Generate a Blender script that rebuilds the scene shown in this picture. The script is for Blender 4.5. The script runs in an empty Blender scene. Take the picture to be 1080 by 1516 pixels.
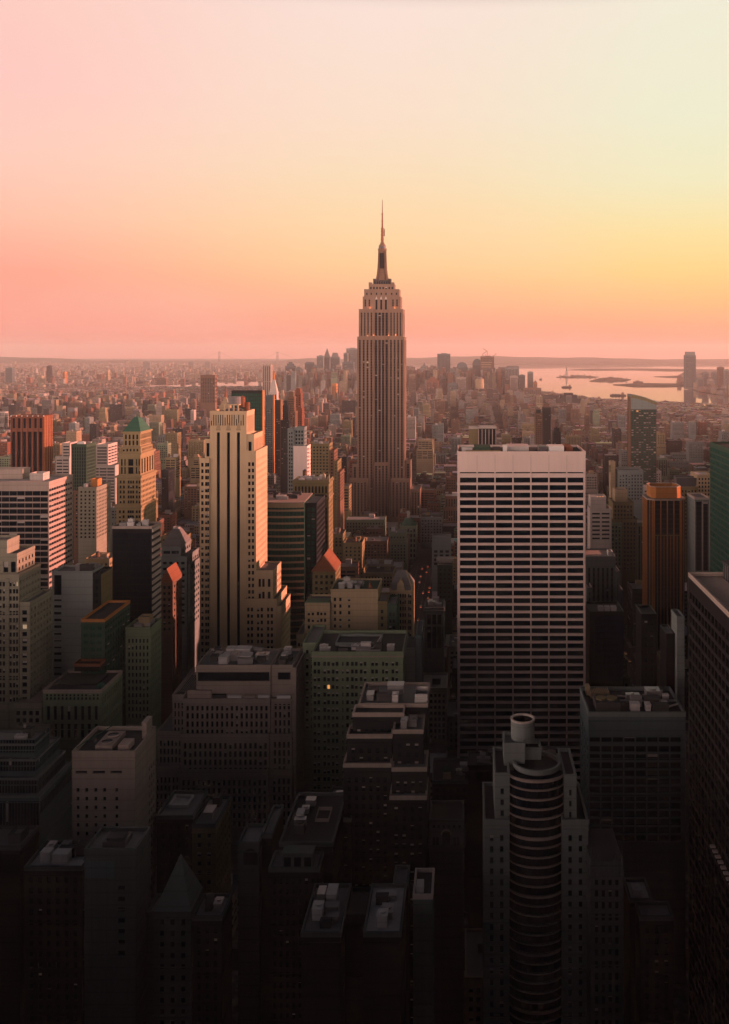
import bpy, math, random
import numpy as np
from mathutils import Vector, Matrix
R = math.radians
scene = bpy.context.scene
COL = scene.collection
random.seed(7)

# ------------------------------------------------------------------ camera
# a rising-front (shift) view: optical axis level, looking straight down the street grid (+Y)
F, VX, VY, CZ = 1395.0, 690.0, 520.0, 250.0       # focal length in photo pixels, vanishing point, eye height (m)
cam_d = bpy.data.cameras.new('camera'); cam = bpy.data.objects.new('camera', cam_d); COL.objects.link(cam)
cam.location = (0, 0, CZ); cam.rotation_euler = (R(90), 0, 0)
cam_d.sensor_fit = 'HORIZONTAL'; cam_d.sensor_width = 36; cam_d.lens = 36*F/1080
cam_d.shift_x = (540-VX)/1080; cam_d.shift_y = -(758-VY)/1080
cam_d.clip_start = 1; cam_d.clip_end = 90000
scene.camera = cam

# ------------------------------------------------------------------ sky, sun, exposure
SUN_AZ, SUN_EL, SUN_E, WORLD, EXPO = 82.0, 8.5, 5.0, .536, .9             # degrees right of the view axis, degrees up, strength
HAZE = 3.9e-5
def lin(c):
    c /= 255.0
    return c/12.92 if c <= .04045 else ((c+.055)/1.055)**2.4
def rgb(r, g, b, k=1.0): return (lin(r)*k, lin(g)*k, lin(b)*k, 1)

world = bpy.data.worlds.new("World"); scene.world = world; world.use_nodes = True
nt = world.node_tree; nt.nodes.clear()
def N(nt, typ, **kw):
    n = nt.nodes.new(typ)
    for k, v in kw.items():
        if k.startswith('i_'): n.inputs[int(k[2:])].default_value = v
        else: setattr(n, k, v)
    return n
def math_n(nt, op, a, b=None, c=None, clamp=False):
    n = nt.nodes.new('ShaderNodeMath'); n.operation = op; n.use_clamp = clamp
    for i, v in enumerate((a, b, c)):
        if v is None: continue
        if isinstance(v, (int, float)): n.inputs[i].default_value = v
        else: nt.links.new(v, n.inputs[i])
    return n.outputs[0]
def mapr(nt, v, a, b, smooth=True):
    n = nt.nodes.new('ShaderNodeMapRange'); n.interpolation_type = 'SMOOTHSTEP' if smooth else 'LINEAR'
    nt.links.new(v, n.inputs[0]); n.inputs[1].default_value = a; n.inputs[2].default_value = b
    return n.outputs[0]
def ramp(nt, fac, stops):
    n = nt.nodes.new('ShaderNodeValToRGB'); cr = n.color_ramp; cr.interpolation = 'LINEAR'
    while len(cr.elements) > 1: cr.elements.remove(cr.elements[-1])
    cr.elements[0].position = stops[0][0]; cr.elements[0].color = stops[0][1]
    for p, c in stops[1:]:
        e = cr.elements.new(p); e.color = c
    nt.links.new(fac, n.inputs[0]); return n.outputs[0]
def mixc(nt, f, a, b, mode='MIX'):
    n = nt.nodes.new('ShaderNodeMix'); n.data_type = 'RGBA'; n.blend_type = mode; n.clamp_factor = True
    for i, v in ((0, f), (6, a), (7, b)):
        if isinstance(v, (int, float)): n.inputs[i].default_value = v
        elif isinstance(v, tuple): n.inputs[i].default_value = v
        else: nt.links.new(v, n.inputs[i])
    return n.outputs[2]
tc = N(nt, 'ShaderNodeTexCoord'); sp = N(nt, 'ShaderNodeSeparateXYZ'); nt.links.new(tc.outputs['Generated'], sp.inputs[0])
el = math_n(nt, 'MULTIPLY', math_n(nt, 'ARCSINE', sp.outputs[2]), 180/math.pi)
az = math_n(nt, 'MULTIPLY', math_n(nt, 'ARCTAN2', sp.outputs[0], sp.outputs[1]), 180/math.pi)
E = math_n(nt, 'DIVIDE', el, 60.0, clamp=True)
def st(*a): return [(e/60.0, c) for e, c in a]
zen = [(23.5, rgb(128, 112, 122)), (28, rgb(54, 52, 68)), (36, rgb(16, 24, 36)), (60, rgb(6, 12, 20))]
left = ramp(nt, E, st((0, rgb(236, 138, 124)), (1.5, rgb(252, 150, 134)), (4.5, rgb(255, 164, 142)), (7.5, rgb(255, 192, 168)), (11, rgb(255, 202, 186)), (15, rgb(255, 199, 191)), (19.5, rgb(252, 202, 190)), *zen))
cent = ramp(nt, E, st((0, rgb(250, 150, 128)), (1.5, rgb(255, 166, 136)), (3.2, rgb(255, 186, 144)), (5.2, rgb(254, 206, 150)), (7.5, rgb(253, 215, 164)), (10.5, rgb(249, 221, 184)), (14, rgb(249, 223, 200)), (20, rgb(249, 224, 212)), *zen))
rite = ramp(nt, E, st((0, rgb(248, 148, 122)), (1.5, rgb(255, 172, 130)), (3.0, rgb(255, 194, 130)), (4.8, rgb(254, 214, 138)), (7.0, rgb(250, 225, 160)), (10, rgb(240, 233, 192)), (14, rgb(236, 235, 206)), (20, rgb(239, 234, 212)), *zen))
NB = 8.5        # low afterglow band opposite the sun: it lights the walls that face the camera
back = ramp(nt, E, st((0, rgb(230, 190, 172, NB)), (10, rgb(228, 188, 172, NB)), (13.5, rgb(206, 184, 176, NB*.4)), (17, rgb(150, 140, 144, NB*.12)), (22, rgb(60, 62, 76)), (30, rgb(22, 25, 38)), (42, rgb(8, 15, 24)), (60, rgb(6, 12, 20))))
front = mixc(nt, mapr(nt, az, -29, -4), left, cent)
front = mixc(nt, mapr(nt, az, -5, 15), front, rite)
# faint pink and cream banding of high thin cloud
cn = N(nt, 'ShaderNodeTexNoise'); cn.inputs['Scale'].default_value = 3.0; cn.inputs['Detail'].default_value = 3
cm = N(nt, 'ShaderNodeMapping'); cm.inputs['Scale'].default_value = (1, 1, 4); nt.links.new(tc.outputs['Generated'], cm.inputs[0]); nt.links.new(cm.outputs[0], cn.inputs[0])
front = mixc(nt, math_n(nt, 'MULTIPLY', mapr(nt, cn.outputs[0], .45, .75), .16), front, rgb(255, 214, 196))
absaz = math_n(nt, 'ABSOLUTE', az)
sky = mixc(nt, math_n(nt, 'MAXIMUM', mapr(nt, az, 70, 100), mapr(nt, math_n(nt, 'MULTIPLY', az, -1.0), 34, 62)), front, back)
ni = N(nt, 'ShaderNodeTexSky'); ni.sky_type = 'NISHITA'; ni.sun_disc = False
ni.sun_elevation = R(SUN_EL); ni.sun_rotation = R(SUN_AZ); ni.dust_density = 4; ni.air_density = 1.2
sky = mixc(nt, 1.0, sky, mixc(nt, 1.0, ni.outputs[0], (.010, .010, .010, 1), 'MULTIPLY'), 'ADD')
bg = N(nt, 'ShaderNodeBackground'); nt.links.new(sky, bg.inputs[0]); bg.inputs[1].default_value = WORLD
wo = N(nt, 'ShaderNodeOutputWorld'); nt.links.new(bg.outputs[0], wo.inputs[0])

sun_d = bpy.data.lights.new('sun', 'SUN'); sun_d.energy = SUN_E; sun_d.angle = R(0.6); sun_d.color = (1.0, .36, .26)
sun = bpy.data.objects.new('sun', sun_d); COL.objects.link(sun)
sv = Vector((math.sin(R(SUN_AZ))*math.cos(R(SUN_EL)), math.cos(R(SUN_AZ))*math.cos(R(SUN_EL)), math.sin(R(SUN_EL))))
sun.rotation_euler = sv.to_track_quat('Z', 'Y').to_euler(); sun.location = (600, 200, 700)

scene.view_settings.view_transform = 'Standard'; scene.view_settings.look = 'None'
scene.view_settings.exposure = EXPO; scene.view_settings.gamma = 1
scene.render.engine = 'CYCLES'
cy = scene.cycles
cy.use_denoising = True
cy.max_bounces = 6; cy.diffuse_bounces = 0; cy.glossy_bounces = 2; cy.transmission_bounces = 2; cy.volume_bounces = 0
cy.sample_clamp_indirect = 4; cy.caustics_reflective = False; cy.caustics_refractive = False

# ------------------------------------------------------------------ helpers
def PX(x, Y): return (x-VX)/F*Y
def PZ(y, Y): return CZ-(y-VY)/F*Y
def tag(o, label=None, cat=None, group=None, kind=None):
    if label: o['label'] = label
    if cat: o['category'] = cat
    if group: o['group'] = group
    if kind: o['kind'] = kind
    return o

class MB:
    """collects quads and solids for ONE mesh object"""
    def __init__(s): s.v = []; s.f = []; s.m = []; s.t = []
    def poly(s, pts, m=0, t=None):
        k = len(s.v); s.v.extend(pts); s.f.append(tuple(range(k, k+len(pts)))); s.m.append(m); s.t.append(t)
    def box(s, x0, x1, y0, y1, z0, z1, m=0, t=None, bottom=True, top=True, ttop=None):
        a, b, c, d = (x0, y0), (x1, y0), (x1, y1), (x0, y1)
        P = lambda q, z: (q[0], q[1], z)
        for p, q in ((a, b), (b, c), (c, d), (d, a)):
            s.poly([P(p, z0), P(q, z0), P(q, z1), P(p, z1)], m, t)
        if top: s.poly([P(a, z1), P(b, z1), P(c, z1), P(d, z1)], m, ttop or t)
        if bottom: s.poly([P(d, z0), P(c, z0), P(b, z0), P(a, z0)], m, t)
    def extr(s, pts, z0, z1, m=0, t=None, top=True):
        n = len(pts)
        for i in range(n):
            p, q = pts[i], pts[(i+1) % n]
            s.poly([(p[0], p[1], z0), (q[0], q[1], z0), (q[0], q[1], z1), (p[0], p[1], z1)], m, t)
        if top: s.poly([(p[0], p[1], z1) for p in pts], m, t)
    def frus(s, x0, x1, y0, y1, z0, X0, X1, Y0, Y1, z1, m=0, t=None):
        a = [(x0, y0, z0), (x1, y0, z0), (x1, y1, z0), (x0, y1, z0)]
        b = [(X0, Y0, z1), (X1, Y0, z1), (X1, Y1, z1), (X0, Y1, z1)]
        for i in range(4):
            j = (i+1) % 4; s.poly([a[i], a[j], b[j], b[i]], m, t)
        s.poly(b, m, t)
    def cyl(s, cx, cy, z0, z1, r0, r1=None, n=14, m=0, t=None, cap=True):
        r1 = r0 if r1 is None else r1
        A = [(math.cos(2*math.pi*i/n), math.sin(2*math.pi*i/n)) for i in range(n)]
        for i in range(n):
            p, q = A[i], A[(i+1) % n]
            a = [(cx+p[0]*r0, cy+p[1]*r0, z0), (cx+q[0]*r0, cy+q[1]*r0, z0)]
            if r1 > 1e-6: a += [(cx+q[0]*r1, cy+q[1]*r1, z1), (cx+p[0]*r1, cy+p[1]*r1, z1)]
            else: a += [(cx, cy, z1)]
            s.poly(a, m, t)
        if cap and r1 > 1e-6: s.poly([(cx+p[0]*r1, cy+p[1]*r1, z1) for p in A], m, t)
    def tube(s, cx, cy, z0, z1, ro, ri, n=20, m=0, m2=None):
        A = [(math.cos(2*math.pi*i/n), math.sin(2*math.pi*i/n)) for i in range(n)]
        m2 = m if m2 is None else m2
        for i in range(n):
            p, q = A[i], A[(i+1) % n]
            f = lambda c, r, z: (cx+c[0]*r, cy+c[1]*r, z)
            s.poly([f(p, ro, z0), f(q, ro, z0), f(q, ro, z1), f(p, ro, z1)], m)
            s.poly([f(q, ri, z0), f(p, ri, z0), f(p, ri, z1), f(q, ri, z1)], m2)
            s.poly([f(p, ro, z1), f(q, ro, z1), f(q, ri, z1), f(p, ri, z1)], m)
    def beam(s, p, q, w, m=0):
        p, q = Vector(p), Vector(q); d = (q-p).normalized()
        u = d.orthogonal().normalized()*w/2; w2 = d.cross(u).normalized()*w/2
        a = [p+u+w2, p-u+w2, p-u-w2, p+u-w2]; b = [x+(q-p) for x in a]
        for i in range(4):
            j = (i+1) % 4; s.poly([tuple(a[i]), tuple(a[j]), tuple(b[j]), tuple(b[i])], m)
        s.poly([tuple(x) for x in b], m); s.poly([tuple(x) for x in reversed(a)], m)
    def gable(s, x0, x1, y0, y1, z0, z1, m=0, axis='y'):
        if axis == 'y':                                    # ridge runs along y
            c = (x0+x1)/2
            s.poly([(x0, y0, z0), (x1, y0, z0), (c, y0, z1)], m); s.poly([(x1, y1, z0), (x0, y1, z0), (c, y1, z1)], m)
            s.poly([(x1, y0, z0), (x1, y1, z0), (c, y1, z1), (c, y0, z1)], m); s.poly([(x0, y1, z0), (x0, y0, z0), (c, y0, z1), (c, y1, z1)], m)
        else:
            c = (y0+y1)/2
            s.poly([(x0, y1, z0), (x0, y0, z0), (x0, c, z1)], m); s.poly([(x1, y0, z0), (x1, y1, z0), (x1, c, z1)], m)
            s.poly([(x0, y0, z0), (x1, y0, z0), (x1, c, z1), (x0, c, z1)], m); s.poly([(x1, y1, z0), (x0, y1, z0), (x0, c, z1), (x1, c, z1)], m)
    def mesh(s, name, mats, off=(0, 0, 0)):
        me = bpy.data.meshes.new(name)
        o = off
        me.from_pydata([(p[0]-o[0], p[1]-o[1], p[2]-o[2]) for p in s.v], [], s.f)
        for mt in (mats if isinstance(mats, (list, tuple)) else [mats]): me.materials.append(mt)
        if any(s.m): me.polygons.foreach_set('material_index', s.m)
        if any(x is not None for x in s.t):
            at = me.attributes.new('tint', 'FLOAT_COLOR', 'CORNER')
            buf = np.ones((len(me.loops), 4), dtype=np.float32); k = 0
            for fa, t in zip(s.f, s.t):
                n = len(fa)
                if t is not None: buf[k:k+n, :3] = t
                k += n
            at.data.foreach_set('color', buf.ravel())
        me.update()
        return me
    def build(s, name, mats, parent=None, off=None):
        if not s.v: return None
        if off is None: off = parent['_o'] if parent is not None else (0, 0, 0)
        o = bpy.data.objects.new(name, s.mesh(name, mats, off)); COL.objects.link(o)
        if parent is not None: o.parent = parent
        return o
def empty(name, loc):
    o = bpy.data.objects.new(name, None); o.empty_display_size = 2; COL.objects.link(o); o.location = loc
    return o

# ------------------------------------------------------------------ materials
def principled(name):
    m = bpy.data.materials.new(name); m.use_nodes = True
    nt = m.node_tree; p = nt.nodes['Principled BSDF']
    return m, nt, p
def wall_mat(name, c, rough=.85, var=.42, streak=.3, joint=3.7):
    m, nt, p = principled(name)
    g = N(nt, 'ShaderNodeNewGeometry')
    n1 = N(nt, 'ShaderNodeTexNoise'); n1.inputs['Scale'].default_value = .06; n1.inputs['Detail'].default_value = 5
    nt.links.new(g.outputs['Position'], n1.inputs['Vector'])
    mp = N(nt, 'ShaderNodeMapping'); mp.inputs['Scale'].default_value = (.7, .7, .035); nt.links.new(g.outputs['Position'], mp.inputs[0])
    n2 = N(nt, 'ShaderNodeTexNoise'); n2.inputs['Scale'].default_value = 1.0; n2.inputs['Detail'].default_value = 3; nt.links.new(mp.outputs[0], n2.inputs['Vector'])
    f1 = math_n(nt, 'ADD', 1-var*.55, math_n(nt, 'MULTIPLY', n1.outputs[0], var))
    f2 = math_n(nt, 'ADD', 1-streak*.6, math_n(nt, 'MULTIPLY', n2.outputs[0], streak))
    f = math_n(nt, 'MULTIPLY', f1, f2)
    if joint:
        sp = N(nt, 'ShaderNodeSeparateXYZ'); nt.links.new(g.outputs['Position'], sp.inputs[0])
        fr = math_n(nt, 'FRACT', math_n(nt, 'DIVIDE', sp.outputs[2], joint))
        f = math_n(nt, 'MULTIPLY', f, math_n(nt, 'SUBTRACT', 1.0, math_n(nt, 'MULTIPLY', math_n(nt, 'LESS_THAN', fr, .12), .18)))
    cc = N(nt, 'ShaderNodeCombineXYZ')
    for i in range(3): nt.links.new(f, cc.inputs[i])
    nt.links.new(mixc(nt, 1.0, (*c, 1), cc.outputs[0], 'MULTIPLY'), p.inputs['Base Color'])
    p.inputs['Roughness'].default_value = rough; p.inputs['Specular IOR Level'].default_value = .08
    return m
def glass_mat(name, c=(.004, .009, .016), rough=.12, spec=.012, var=.9):
    m, nt, p = principled(name)
    g = N(nt, 'ShaderNodeNewGeometry')
    mp = N(nt, 'ShaderNodeMapping'); mp.inputs['Scale'].default_value = (.33, .33, .28); nt.links.new(g.outputs['Position'], mp.inputs[0])
    w = N(nt, 'ShaderNodeTexNoise'); w.inputs['Scale'].default_value = 1.6; w.inputs['Detail'].default_value = 1; nt.links.new(mp.outputs[0], w.inputs['Vector'])
    f = math_n(nt, 'ADD', 1-var*.8, math_n(nt, 'MULTIPLY', w.outputs[0], var*1.9))
    cc = N(nt, 'ShaderNodeCombineXYZ')
    for i in range(3): nt.links.new(f, cc.inputs[i])
    nt.links.new(mixc(nt, 1.0, (*c, 1), cc.outputs[0], 'MULTIPLY'), p.inputs['Base Color'])
    bm = N(nt, 'ShaderNodeBump'); bm.inputs['Strength'].default_value = .05; bm.inputs['Distance'].default_value = .3
    nt.links.new(w.outputs[0], bm.inputs['Height']); nt.links.new(bm.outputs[0], p.inputs['Normal'])
    p.inputs['Roughness'].default_value = rough; p.inputs['Specular IOR Level'].default_value = spec
    return m
def plain(name, c, rough=.6, metal=0, emit=None, es=0):
    m, nt, p = principled(name)
    p.inputs['Base Color'].default_value = (*c, 1); p.inputs['Roughness'].default_value = rough; p.inputs['Metallic'].default_value = metal
    p.inputs['Specular IOR Level'].default_value = .25
    if emit: p.inputs['Emission Color'].default_value = (*emit, 1); p.inputs['Emission Strength'].default_value = es
    return m
M = dict(
    limestone=wall_mat('limestone', (.52, .39, .255), joint=0), cream=wall_mat('cream_brick', (.36, .275, .18)),
    pinkwhite=wall_mat('travertine', (.74, .60, .56), streak=.14, var=.18, joint=0), offwhite=wall_mat('white_concrete', (.50, .44, .41)),
    beige=wall_mat('beige_stone', (.38, .315, .28)), greengrey=wall_mat('grey_green_brick', (.20, .255, .175)),
    grey=wall_mat('grey_stone', (.19, .222, .222)), bluegrey=wall_mat('blue_grey_panel', (.10, .145, .16)),
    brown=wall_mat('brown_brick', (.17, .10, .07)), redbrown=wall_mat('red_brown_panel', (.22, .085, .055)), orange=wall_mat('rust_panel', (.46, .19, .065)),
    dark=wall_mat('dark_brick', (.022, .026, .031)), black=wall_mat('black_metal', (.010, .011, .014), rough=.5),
    olive=wall_mat('olive_brick', (.20, .165, .09)), esb=wall_mat('limestone_grey', (.225, .15, .115), joint=0), spandrel=wall_mat('dull_spandrel', (.065, .054, .052), rough=.5, joint=0),
    spandark=wall_mat('dark_spandrel', (.03, .03, .035), rough=.5, joint=0), green=wall_mat('green_panel', (.048, .088, .066)),
    roof=wall_mat('roof_gravel', (.27, .26, .26), var=.6, streak=.3), roofdark=wall_mat('roof_tar', (.07, .07, .075), var=.7, streak=.3), rooflight=wall_mat('roof_membrane', (.60, .57, .56), var=.5, streak=.3),
    roofpink=wall_mat('roof_pavers', (.46, .36, .32), var=.4), copper=wall_mat('verdigris_copper', (.045, .13, .095), var=.5), slate=wall_mat('grey_metal_roof', (.17, .165, .17), rough=.55),
    redtile=wall_mat('red_tile_roof', (.24, .10, .06), var=.7), slabgrey=wall_mat('slab_grey', (.30, .335, .33)), shadegrey=wall_mat('shaded_grey_stone', (.098, .115, .122)), ochre=wall_mat('ochre_stone', (.29, .23, .13)), tan=wall_mat('tan_brick', (.46, .36, .235)), tower=wall_mat('tower_stone', (.255, .25, .20)), metal=plain('dull_metal', (.32, .32, .33), .45, .6), metaldark=plain('dark_metal', (.08, .08, .09), .5, .4),  # darker copy of the grey stone, foreground gloom put into its colour
    steel=plain('bright_steel', (.55, .53, .52), .3, .85), wood=wall_mat('tank_wood', (.16, .10, .065)), white=plain('white_paint', (.75, .72, .70), .6),
    glass=glass_mat('dark_glass'), tealglass=glass_mat('teal_glass', (.006, .065, .055), spec=.03), bluglass=glass_mat('navy_glass', (.008, .013, .04), spec=.02), greenglass=glass_mat('bottle_glass', (.012, .060, .047), spec=.02),
    blind=plain('window_blind', (.36, .34, .32), .8), lit=plain('lit_window', (.3, .2, .1), .6, 0, (1.0, .42, .12), .4), litw=plain('warm_lit_window', (.3, .25, .2), .6, 0, (1.0, .68, .40), .16),
    lamp=plain('lamp_glow', (.9, .8, .6), .5, 0, (1.0, .30, .08), .8), tail=plain('tail_lamp_glow', (.6, .05, .02), .5, 0, (1.0, .12, .04), 3),
)

# ------------------------------------------------------------------ buildings
SUBS = {'antenna': 'mooring_mast', 'mast_cap': 'mooring_mast', 'roof_finial': 'copper_roof', 'drum_rim': 'roof_drum', 'cap_rim': 'octagonal_cap', 'gable_trim': 'pitched_roof', 'ridge_cap': 'hip_roof', 'arch_surround': 'arched_window', 'spire': 'pyramid_roof', 'roof_rail': 'pyramid_roof', 'crown_louvre': 'sloped_crown', 'metal_drum': 'penthouse', 'pier_cap': 'pier', 'slab_edge': 'bow_window_wall'}
TIERS = []          # footprints and front rectangles of every hand-built tower
HERO = []
class Bld:
    def __init__(s, name, label, cat, Y, short=None, cx=None, blind=.08, lit=0, glass='glass', seed=None, indiv=True):
        s.name, s.label, s.cat, s.Y, s.short = name, label, cat, Y, short
        s.parts = {}; s.order = []; s.panes = []; s.extra = []
        s.blind, s.lit, s.glass, s.indiv = blind, lit, glass, indiv
        s.rng = random.Random(seed if seed is not None else hash(Y*7.3) & 0xffff); s.cx = cx; s.rects = []
        HERO.append(s)
    def X(s, x, dy=0): return PX(x, s.Y+dy)
    def Z(s, y, dy=0): return PZ(y, s.Y+dy)
    def P(s, part, mat, label=None):
        k = (part, mat, label)
        if k not in s.parts: s.parts[k] = MB(); s.order.append(k)
        return s.parts[k]
    def single(s, part, mats, label=None):                # a part mesh of its own, one per call
        mb = MB(); s.extra.append((part, mats, mb, label)); return mb
    # one wall panel with recessed windows; face: N (towards camera), S, W (right side), E (left side)
    def panel(s, mb, face, c, a0, a1, z0, z1, sp):
        def pt(u, v, d):
            if face == 'N': return (u, c+d, v)
            if face == 'S': return (u, c-d, v)
            if face == 'W': return (c-d, u, v)
            return (c+d, u, v)
        q = lambda u0, u1, v0, v1, d=0: mb.poly([pt(u0, v0, d), pt(u1, v0, d), pt(u1, v1, d), pt(u0, v1, d)])
        if not sp: q(a0, a1, z0, z1); return
        mx = sp.get('mx', .8)
        xs = sp.get('xs')
        if xs is None:
            L = a1-a0-2*mx; n = max(1, round(L/sp.get('p', 4))); p = L/n; w = sp.get('w', .5)
            xs = [(a0+mx+i*p+p*(1-w)/2, a0+mx+i*p+p*(1+w)/2) for i in range(n)]
            if sp.get('pair'):
                xs = [x for (u, v) in xs for x in ((u, u+(v-u)*.44), (v-(v-u)*.44, v))]
        zs = sp.get('zs')
        zb = max(z0, sp.get('zb', z0))
        if s.Y < 350: zb = max(z0, min(zb, 10))              # the nearest fronts keep their windows down to the street
        if zs is None:
            top = z1-sp.get('mt', 1.5); pz = sp.get('pz', 3.8); h = sp.get('h', .5)
            n = max(1, int((top-zb)/pz)); zs = [(top-(i+1)*pz+pz*(1-h)/2, top-(i+1)*pz+pz*(1+h)/2) for i in range(n)]
            zs = [z for z in zs if z[0] > z0+.05][::-1]
            if not zs: q(a0, a1, z0, z1); return
        d = sp.get('d', .45); strip = sp.get('strip')
        rows = [(zs[0][0], zs[-1][1])] if strip else zs
        v = z0
        for (r0, r1) in rows:
            if r0 > v+1e-4: q(a0, a1, v, r0)
            u = a0
            for (u0, u1) in xs:
                if u0 > u+1e-4: q(u, u0, r0, r1)
                for (A, B, C, D) in (((u0, r0, 0), (u1, r0, 0), (u1, r0, d), (u0, r0, d)), ((u0, r1, 0), (u1, r1, 0), (u1, r1, d), (u0, r1, d)),
                                     ((u0, r0, 0), (u0, r1, 0), (u0, r1, d), (u0, r0, d)), ((u1, r0, 0), (u1, r1, 0), (u1, r1, d), (u1, r0, d))):
                    mb.poly([pt(*A), pt(*B), pt(*C), pt(*D)])
                if strip:
                    sm = s.P('spandrel', strip); sm.poly([pt(u0, r0, d), pt(u1, r0, d), pt(u1, r1, d), pt(u0, r1, d)])
                    for (w0, w1) in zs: s.panes.append((face, u0+.05, u1-.05, w0, w1, c, d-.08))
                else: s.panes.append((face, u0, u1, r0, r1, c, d))
                u = u1
            if u < a1-1e-4: q(u, a1, r0, r1)
            v = r1
        if v < z1-1e-4: q(a0, a1, v, z1)
    def tier(s, x0, x1, yt, d, mat, N=None, W=None, E=None, yb=None, dy=0, par=True, roof='roof', part='wall', world=None, parmat=None, reg=True, S=None):
        """x0,x1,yt photo pixels of the front face at the building's own distance; d depth in metres"""
        if world: X0, X1, Y0, Y1, Z0, Z1 = world
        else:
            X0, X1, Y0, Z1 = s.X(x0), s.X(x1), s.Y+dy, s.Z(yt, dy); Y1 = Y0+d; Z0 = 0 if yb is None else s.Z(yb)
        if reg: s.rects.append((X0, X1, Y0, Y1, Z0, Z1)); TIERS.append((X0, X1, Y0, Y1, Z0, Z1))
        mb = s.P(part, mat)
        for face, c, a0, a1, sp in (('N', Y0, X0, X1, N), ('S', Y1, X0, X1, S), ('W', X1, Y0, Y1, W), ('E', X0, Y0, Y1, E)):
            if isinstance(sp, list):
                for (b0, b1, q0, q1, sq) in sp: s.panel(mb, face, c, b0, b1, q0, q1, sq)
            else: s.panel(mb, face, c, a0, a1, Z0, Z1, sp)
        if s.Y < 480 and part == 'wall' and not world and X1-X0 > 5:          # string courses break up the nearer walls
            z = Z1-2.2
            while z > max(Z0, 24):
                bc = s.single('string_course', M[mat]); bc.box(X0-.22, X1+.22, Y0-.22, Y0-.012, z, z+.38); bc.box(X1+.012, X1+.22, Y0-.012, Y1, z, z+.38)
                z -= 14.8
        s.single('roof', M[roof]).poly([(X0, Y0, Z1), (X1, Y0, Z1), (X1, Y1, Z1), (X0, Y1, Z1)])
        if par:
            h = 1.1 if par is True else par
            pm = s.single('parapet', M[parmat or mat]); o, t, a, b = .12, .5, Z1-.35, Z1+h
            pm.box(X0-o, X1+o, Y0-o, Y0+t, a, b); pm.box(X0-o, X1+o, Y1-t, Y1+o, a, b)
            pm.box(X0-o, X0+t, Y0+t, Y1-t, a, b); pm.box(X1-t, X1+o, Y0+t, Y1-t, a, b)
        return X0, X1, Y0, Y1, Z1
    def ledge(s, X0, X1, Y0, Y1, z, h=.8, o=.5, mat='limestone', part='cornice'):
        mb = s.P(part, mat); mb.box(X0-o, X1+o, Y0-o, Y0+.25, z, z+h); mb.box(X1-.25, X1+o, Y0+.25, Y1+o, z, z+h); mb.box(X0-o, X0+.25, Y0+.25, Y1+o, z, z+h)
    def clutter(s, X0, X1, Y0, Y1, z, n=5, tank=0, fans=0):
        r = s.rng; used = []; n = int(n*2.0)+1 if n else 0
        for i in range(n+tank+fans):
            for _ in range(20):
                kind = 'u' if i < n else ('t' if i < n+tank else 'f')
                w = r.uniform(2, min(8, (X1-X0)*.35+1)); l = r.uniform(2, min(6, (Y1-Y0)*.35+1)); h = r.uniform(1.2, 3.4)
                if kind == 't': w = l = 4.0
                if X1-X0 < w+2 or Y1-Y0 < l+2: continue
                x = r.uniform(X0+1, X1-1-w); y = r.uniform(Y0+1, Y1-1-l)
                if all(x > b+.3 or x+w < a-.3 or y > d+.3 or y+l < c-.3 for a, b, c, d in used): break
            else: continue
            used.append((x, x+w, y, y+l))
            if kind == 'u':
                mb = s.single('rooftop_unit', M[r.choice(['roof', 'metal', 'rooflight', 'roofdark'])]); mb.box(x, x+w, y, y+l, z+.01, z+h)
                mb.box(x-.12, x+w+.12, y-.12, y+l+.12, z+h, z+h+.22)
                if r.random() < .5: mb.cyl(x+w*.5, y+l*.5, z+h+.22, z+h+.6, min(w, l)*.32, n=10)
            elif kind == 't': water_tank(s, x+2, y+2, z, r.uniform(1.6, 2.0))
            else:
                mb = s.single('cooling_fan', [M['metal'], M['metaldark']]); mb.box(x, x+w, y, y+w*.9, z+.01, z+1.4)
                mb.tube(x+w/2, y+w*.45, z+1.4, z+2.0, w*.38, w*.33, 16, 0, 1)
    def finish(s):
        X0 = min(r[0] for r in s.rects); X1 = max(r[1] for r in s.rects); Y0 = min(r[2] for r in s.rects); Y1 = max(r[3] for r in s.rects)
        s.bb = (X0, X1, Y0, Y1); s.top = max(r[5] for r in s.rects)
        o = ((X0+X1)/2, (Y0+Y1)/2, 0); t = empty(s.name, o); t['_o'] = o; s.obj = t
        tag(t, s.label, s.cat)
        for k in s.order: 
            ob = s.parts[k].build(k[0], M[k[1]], t)
            if ob and k[2]: ob['label'] = k[2]
        for part, mats, mb, lab in s.extra:
            ob = mb.build(part, mats, t)
            if ob and lab: ob['label'] = lab
        kids = {}
        for ch in t.children: kids.setdefault(ch.name.split('.')[0], []).append(ch)
        for sub, par in SUBS.items():                        # a piece carried by a part sits under that part
            if par in kids:
                for ch in kids.get(sub, []): ch.parent = kids[par][0]
        # windows: the 100 that show largest each a mesh of their own, the rest one mesh
        def px(p):
            f, u0, u1, v0, v1, c, d = p
            if f == 'S': return 0, 0
            if f == 'N': y = c; x0, x1 = VX+F*u0/y, VX+F*u1/y
            else: x0, x1 = VX+F*c/u0, VX+F*c/u1; y = (u0+u1)/2
            yy = VY+F*(CZ-v1)/y
            a = abs(x1-x0)*(v1-v0)*F/y
            if max(x0, x1) < 0 or min(x0, x1) > 1080 or yy > 1516: a = 0
            if (f == 'W' and c > 0) or (f == 'E' and c < 0): a = 0
            return a, yy
        A = [(px(p), p) for p in s.panes]
        A.sort(key=lambda q: (-round(q[0][0]), q[0][1]))
        lim = 100 if s.indiv else 0
        ind = [p for (a, _), p in A[:lim] if a >= 3.0]
        rest = [p for (a, _), p in A[len(ind):]]
        mats = [M[s.glass], M['blind'], M['lit'], M['litw']]
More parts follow.
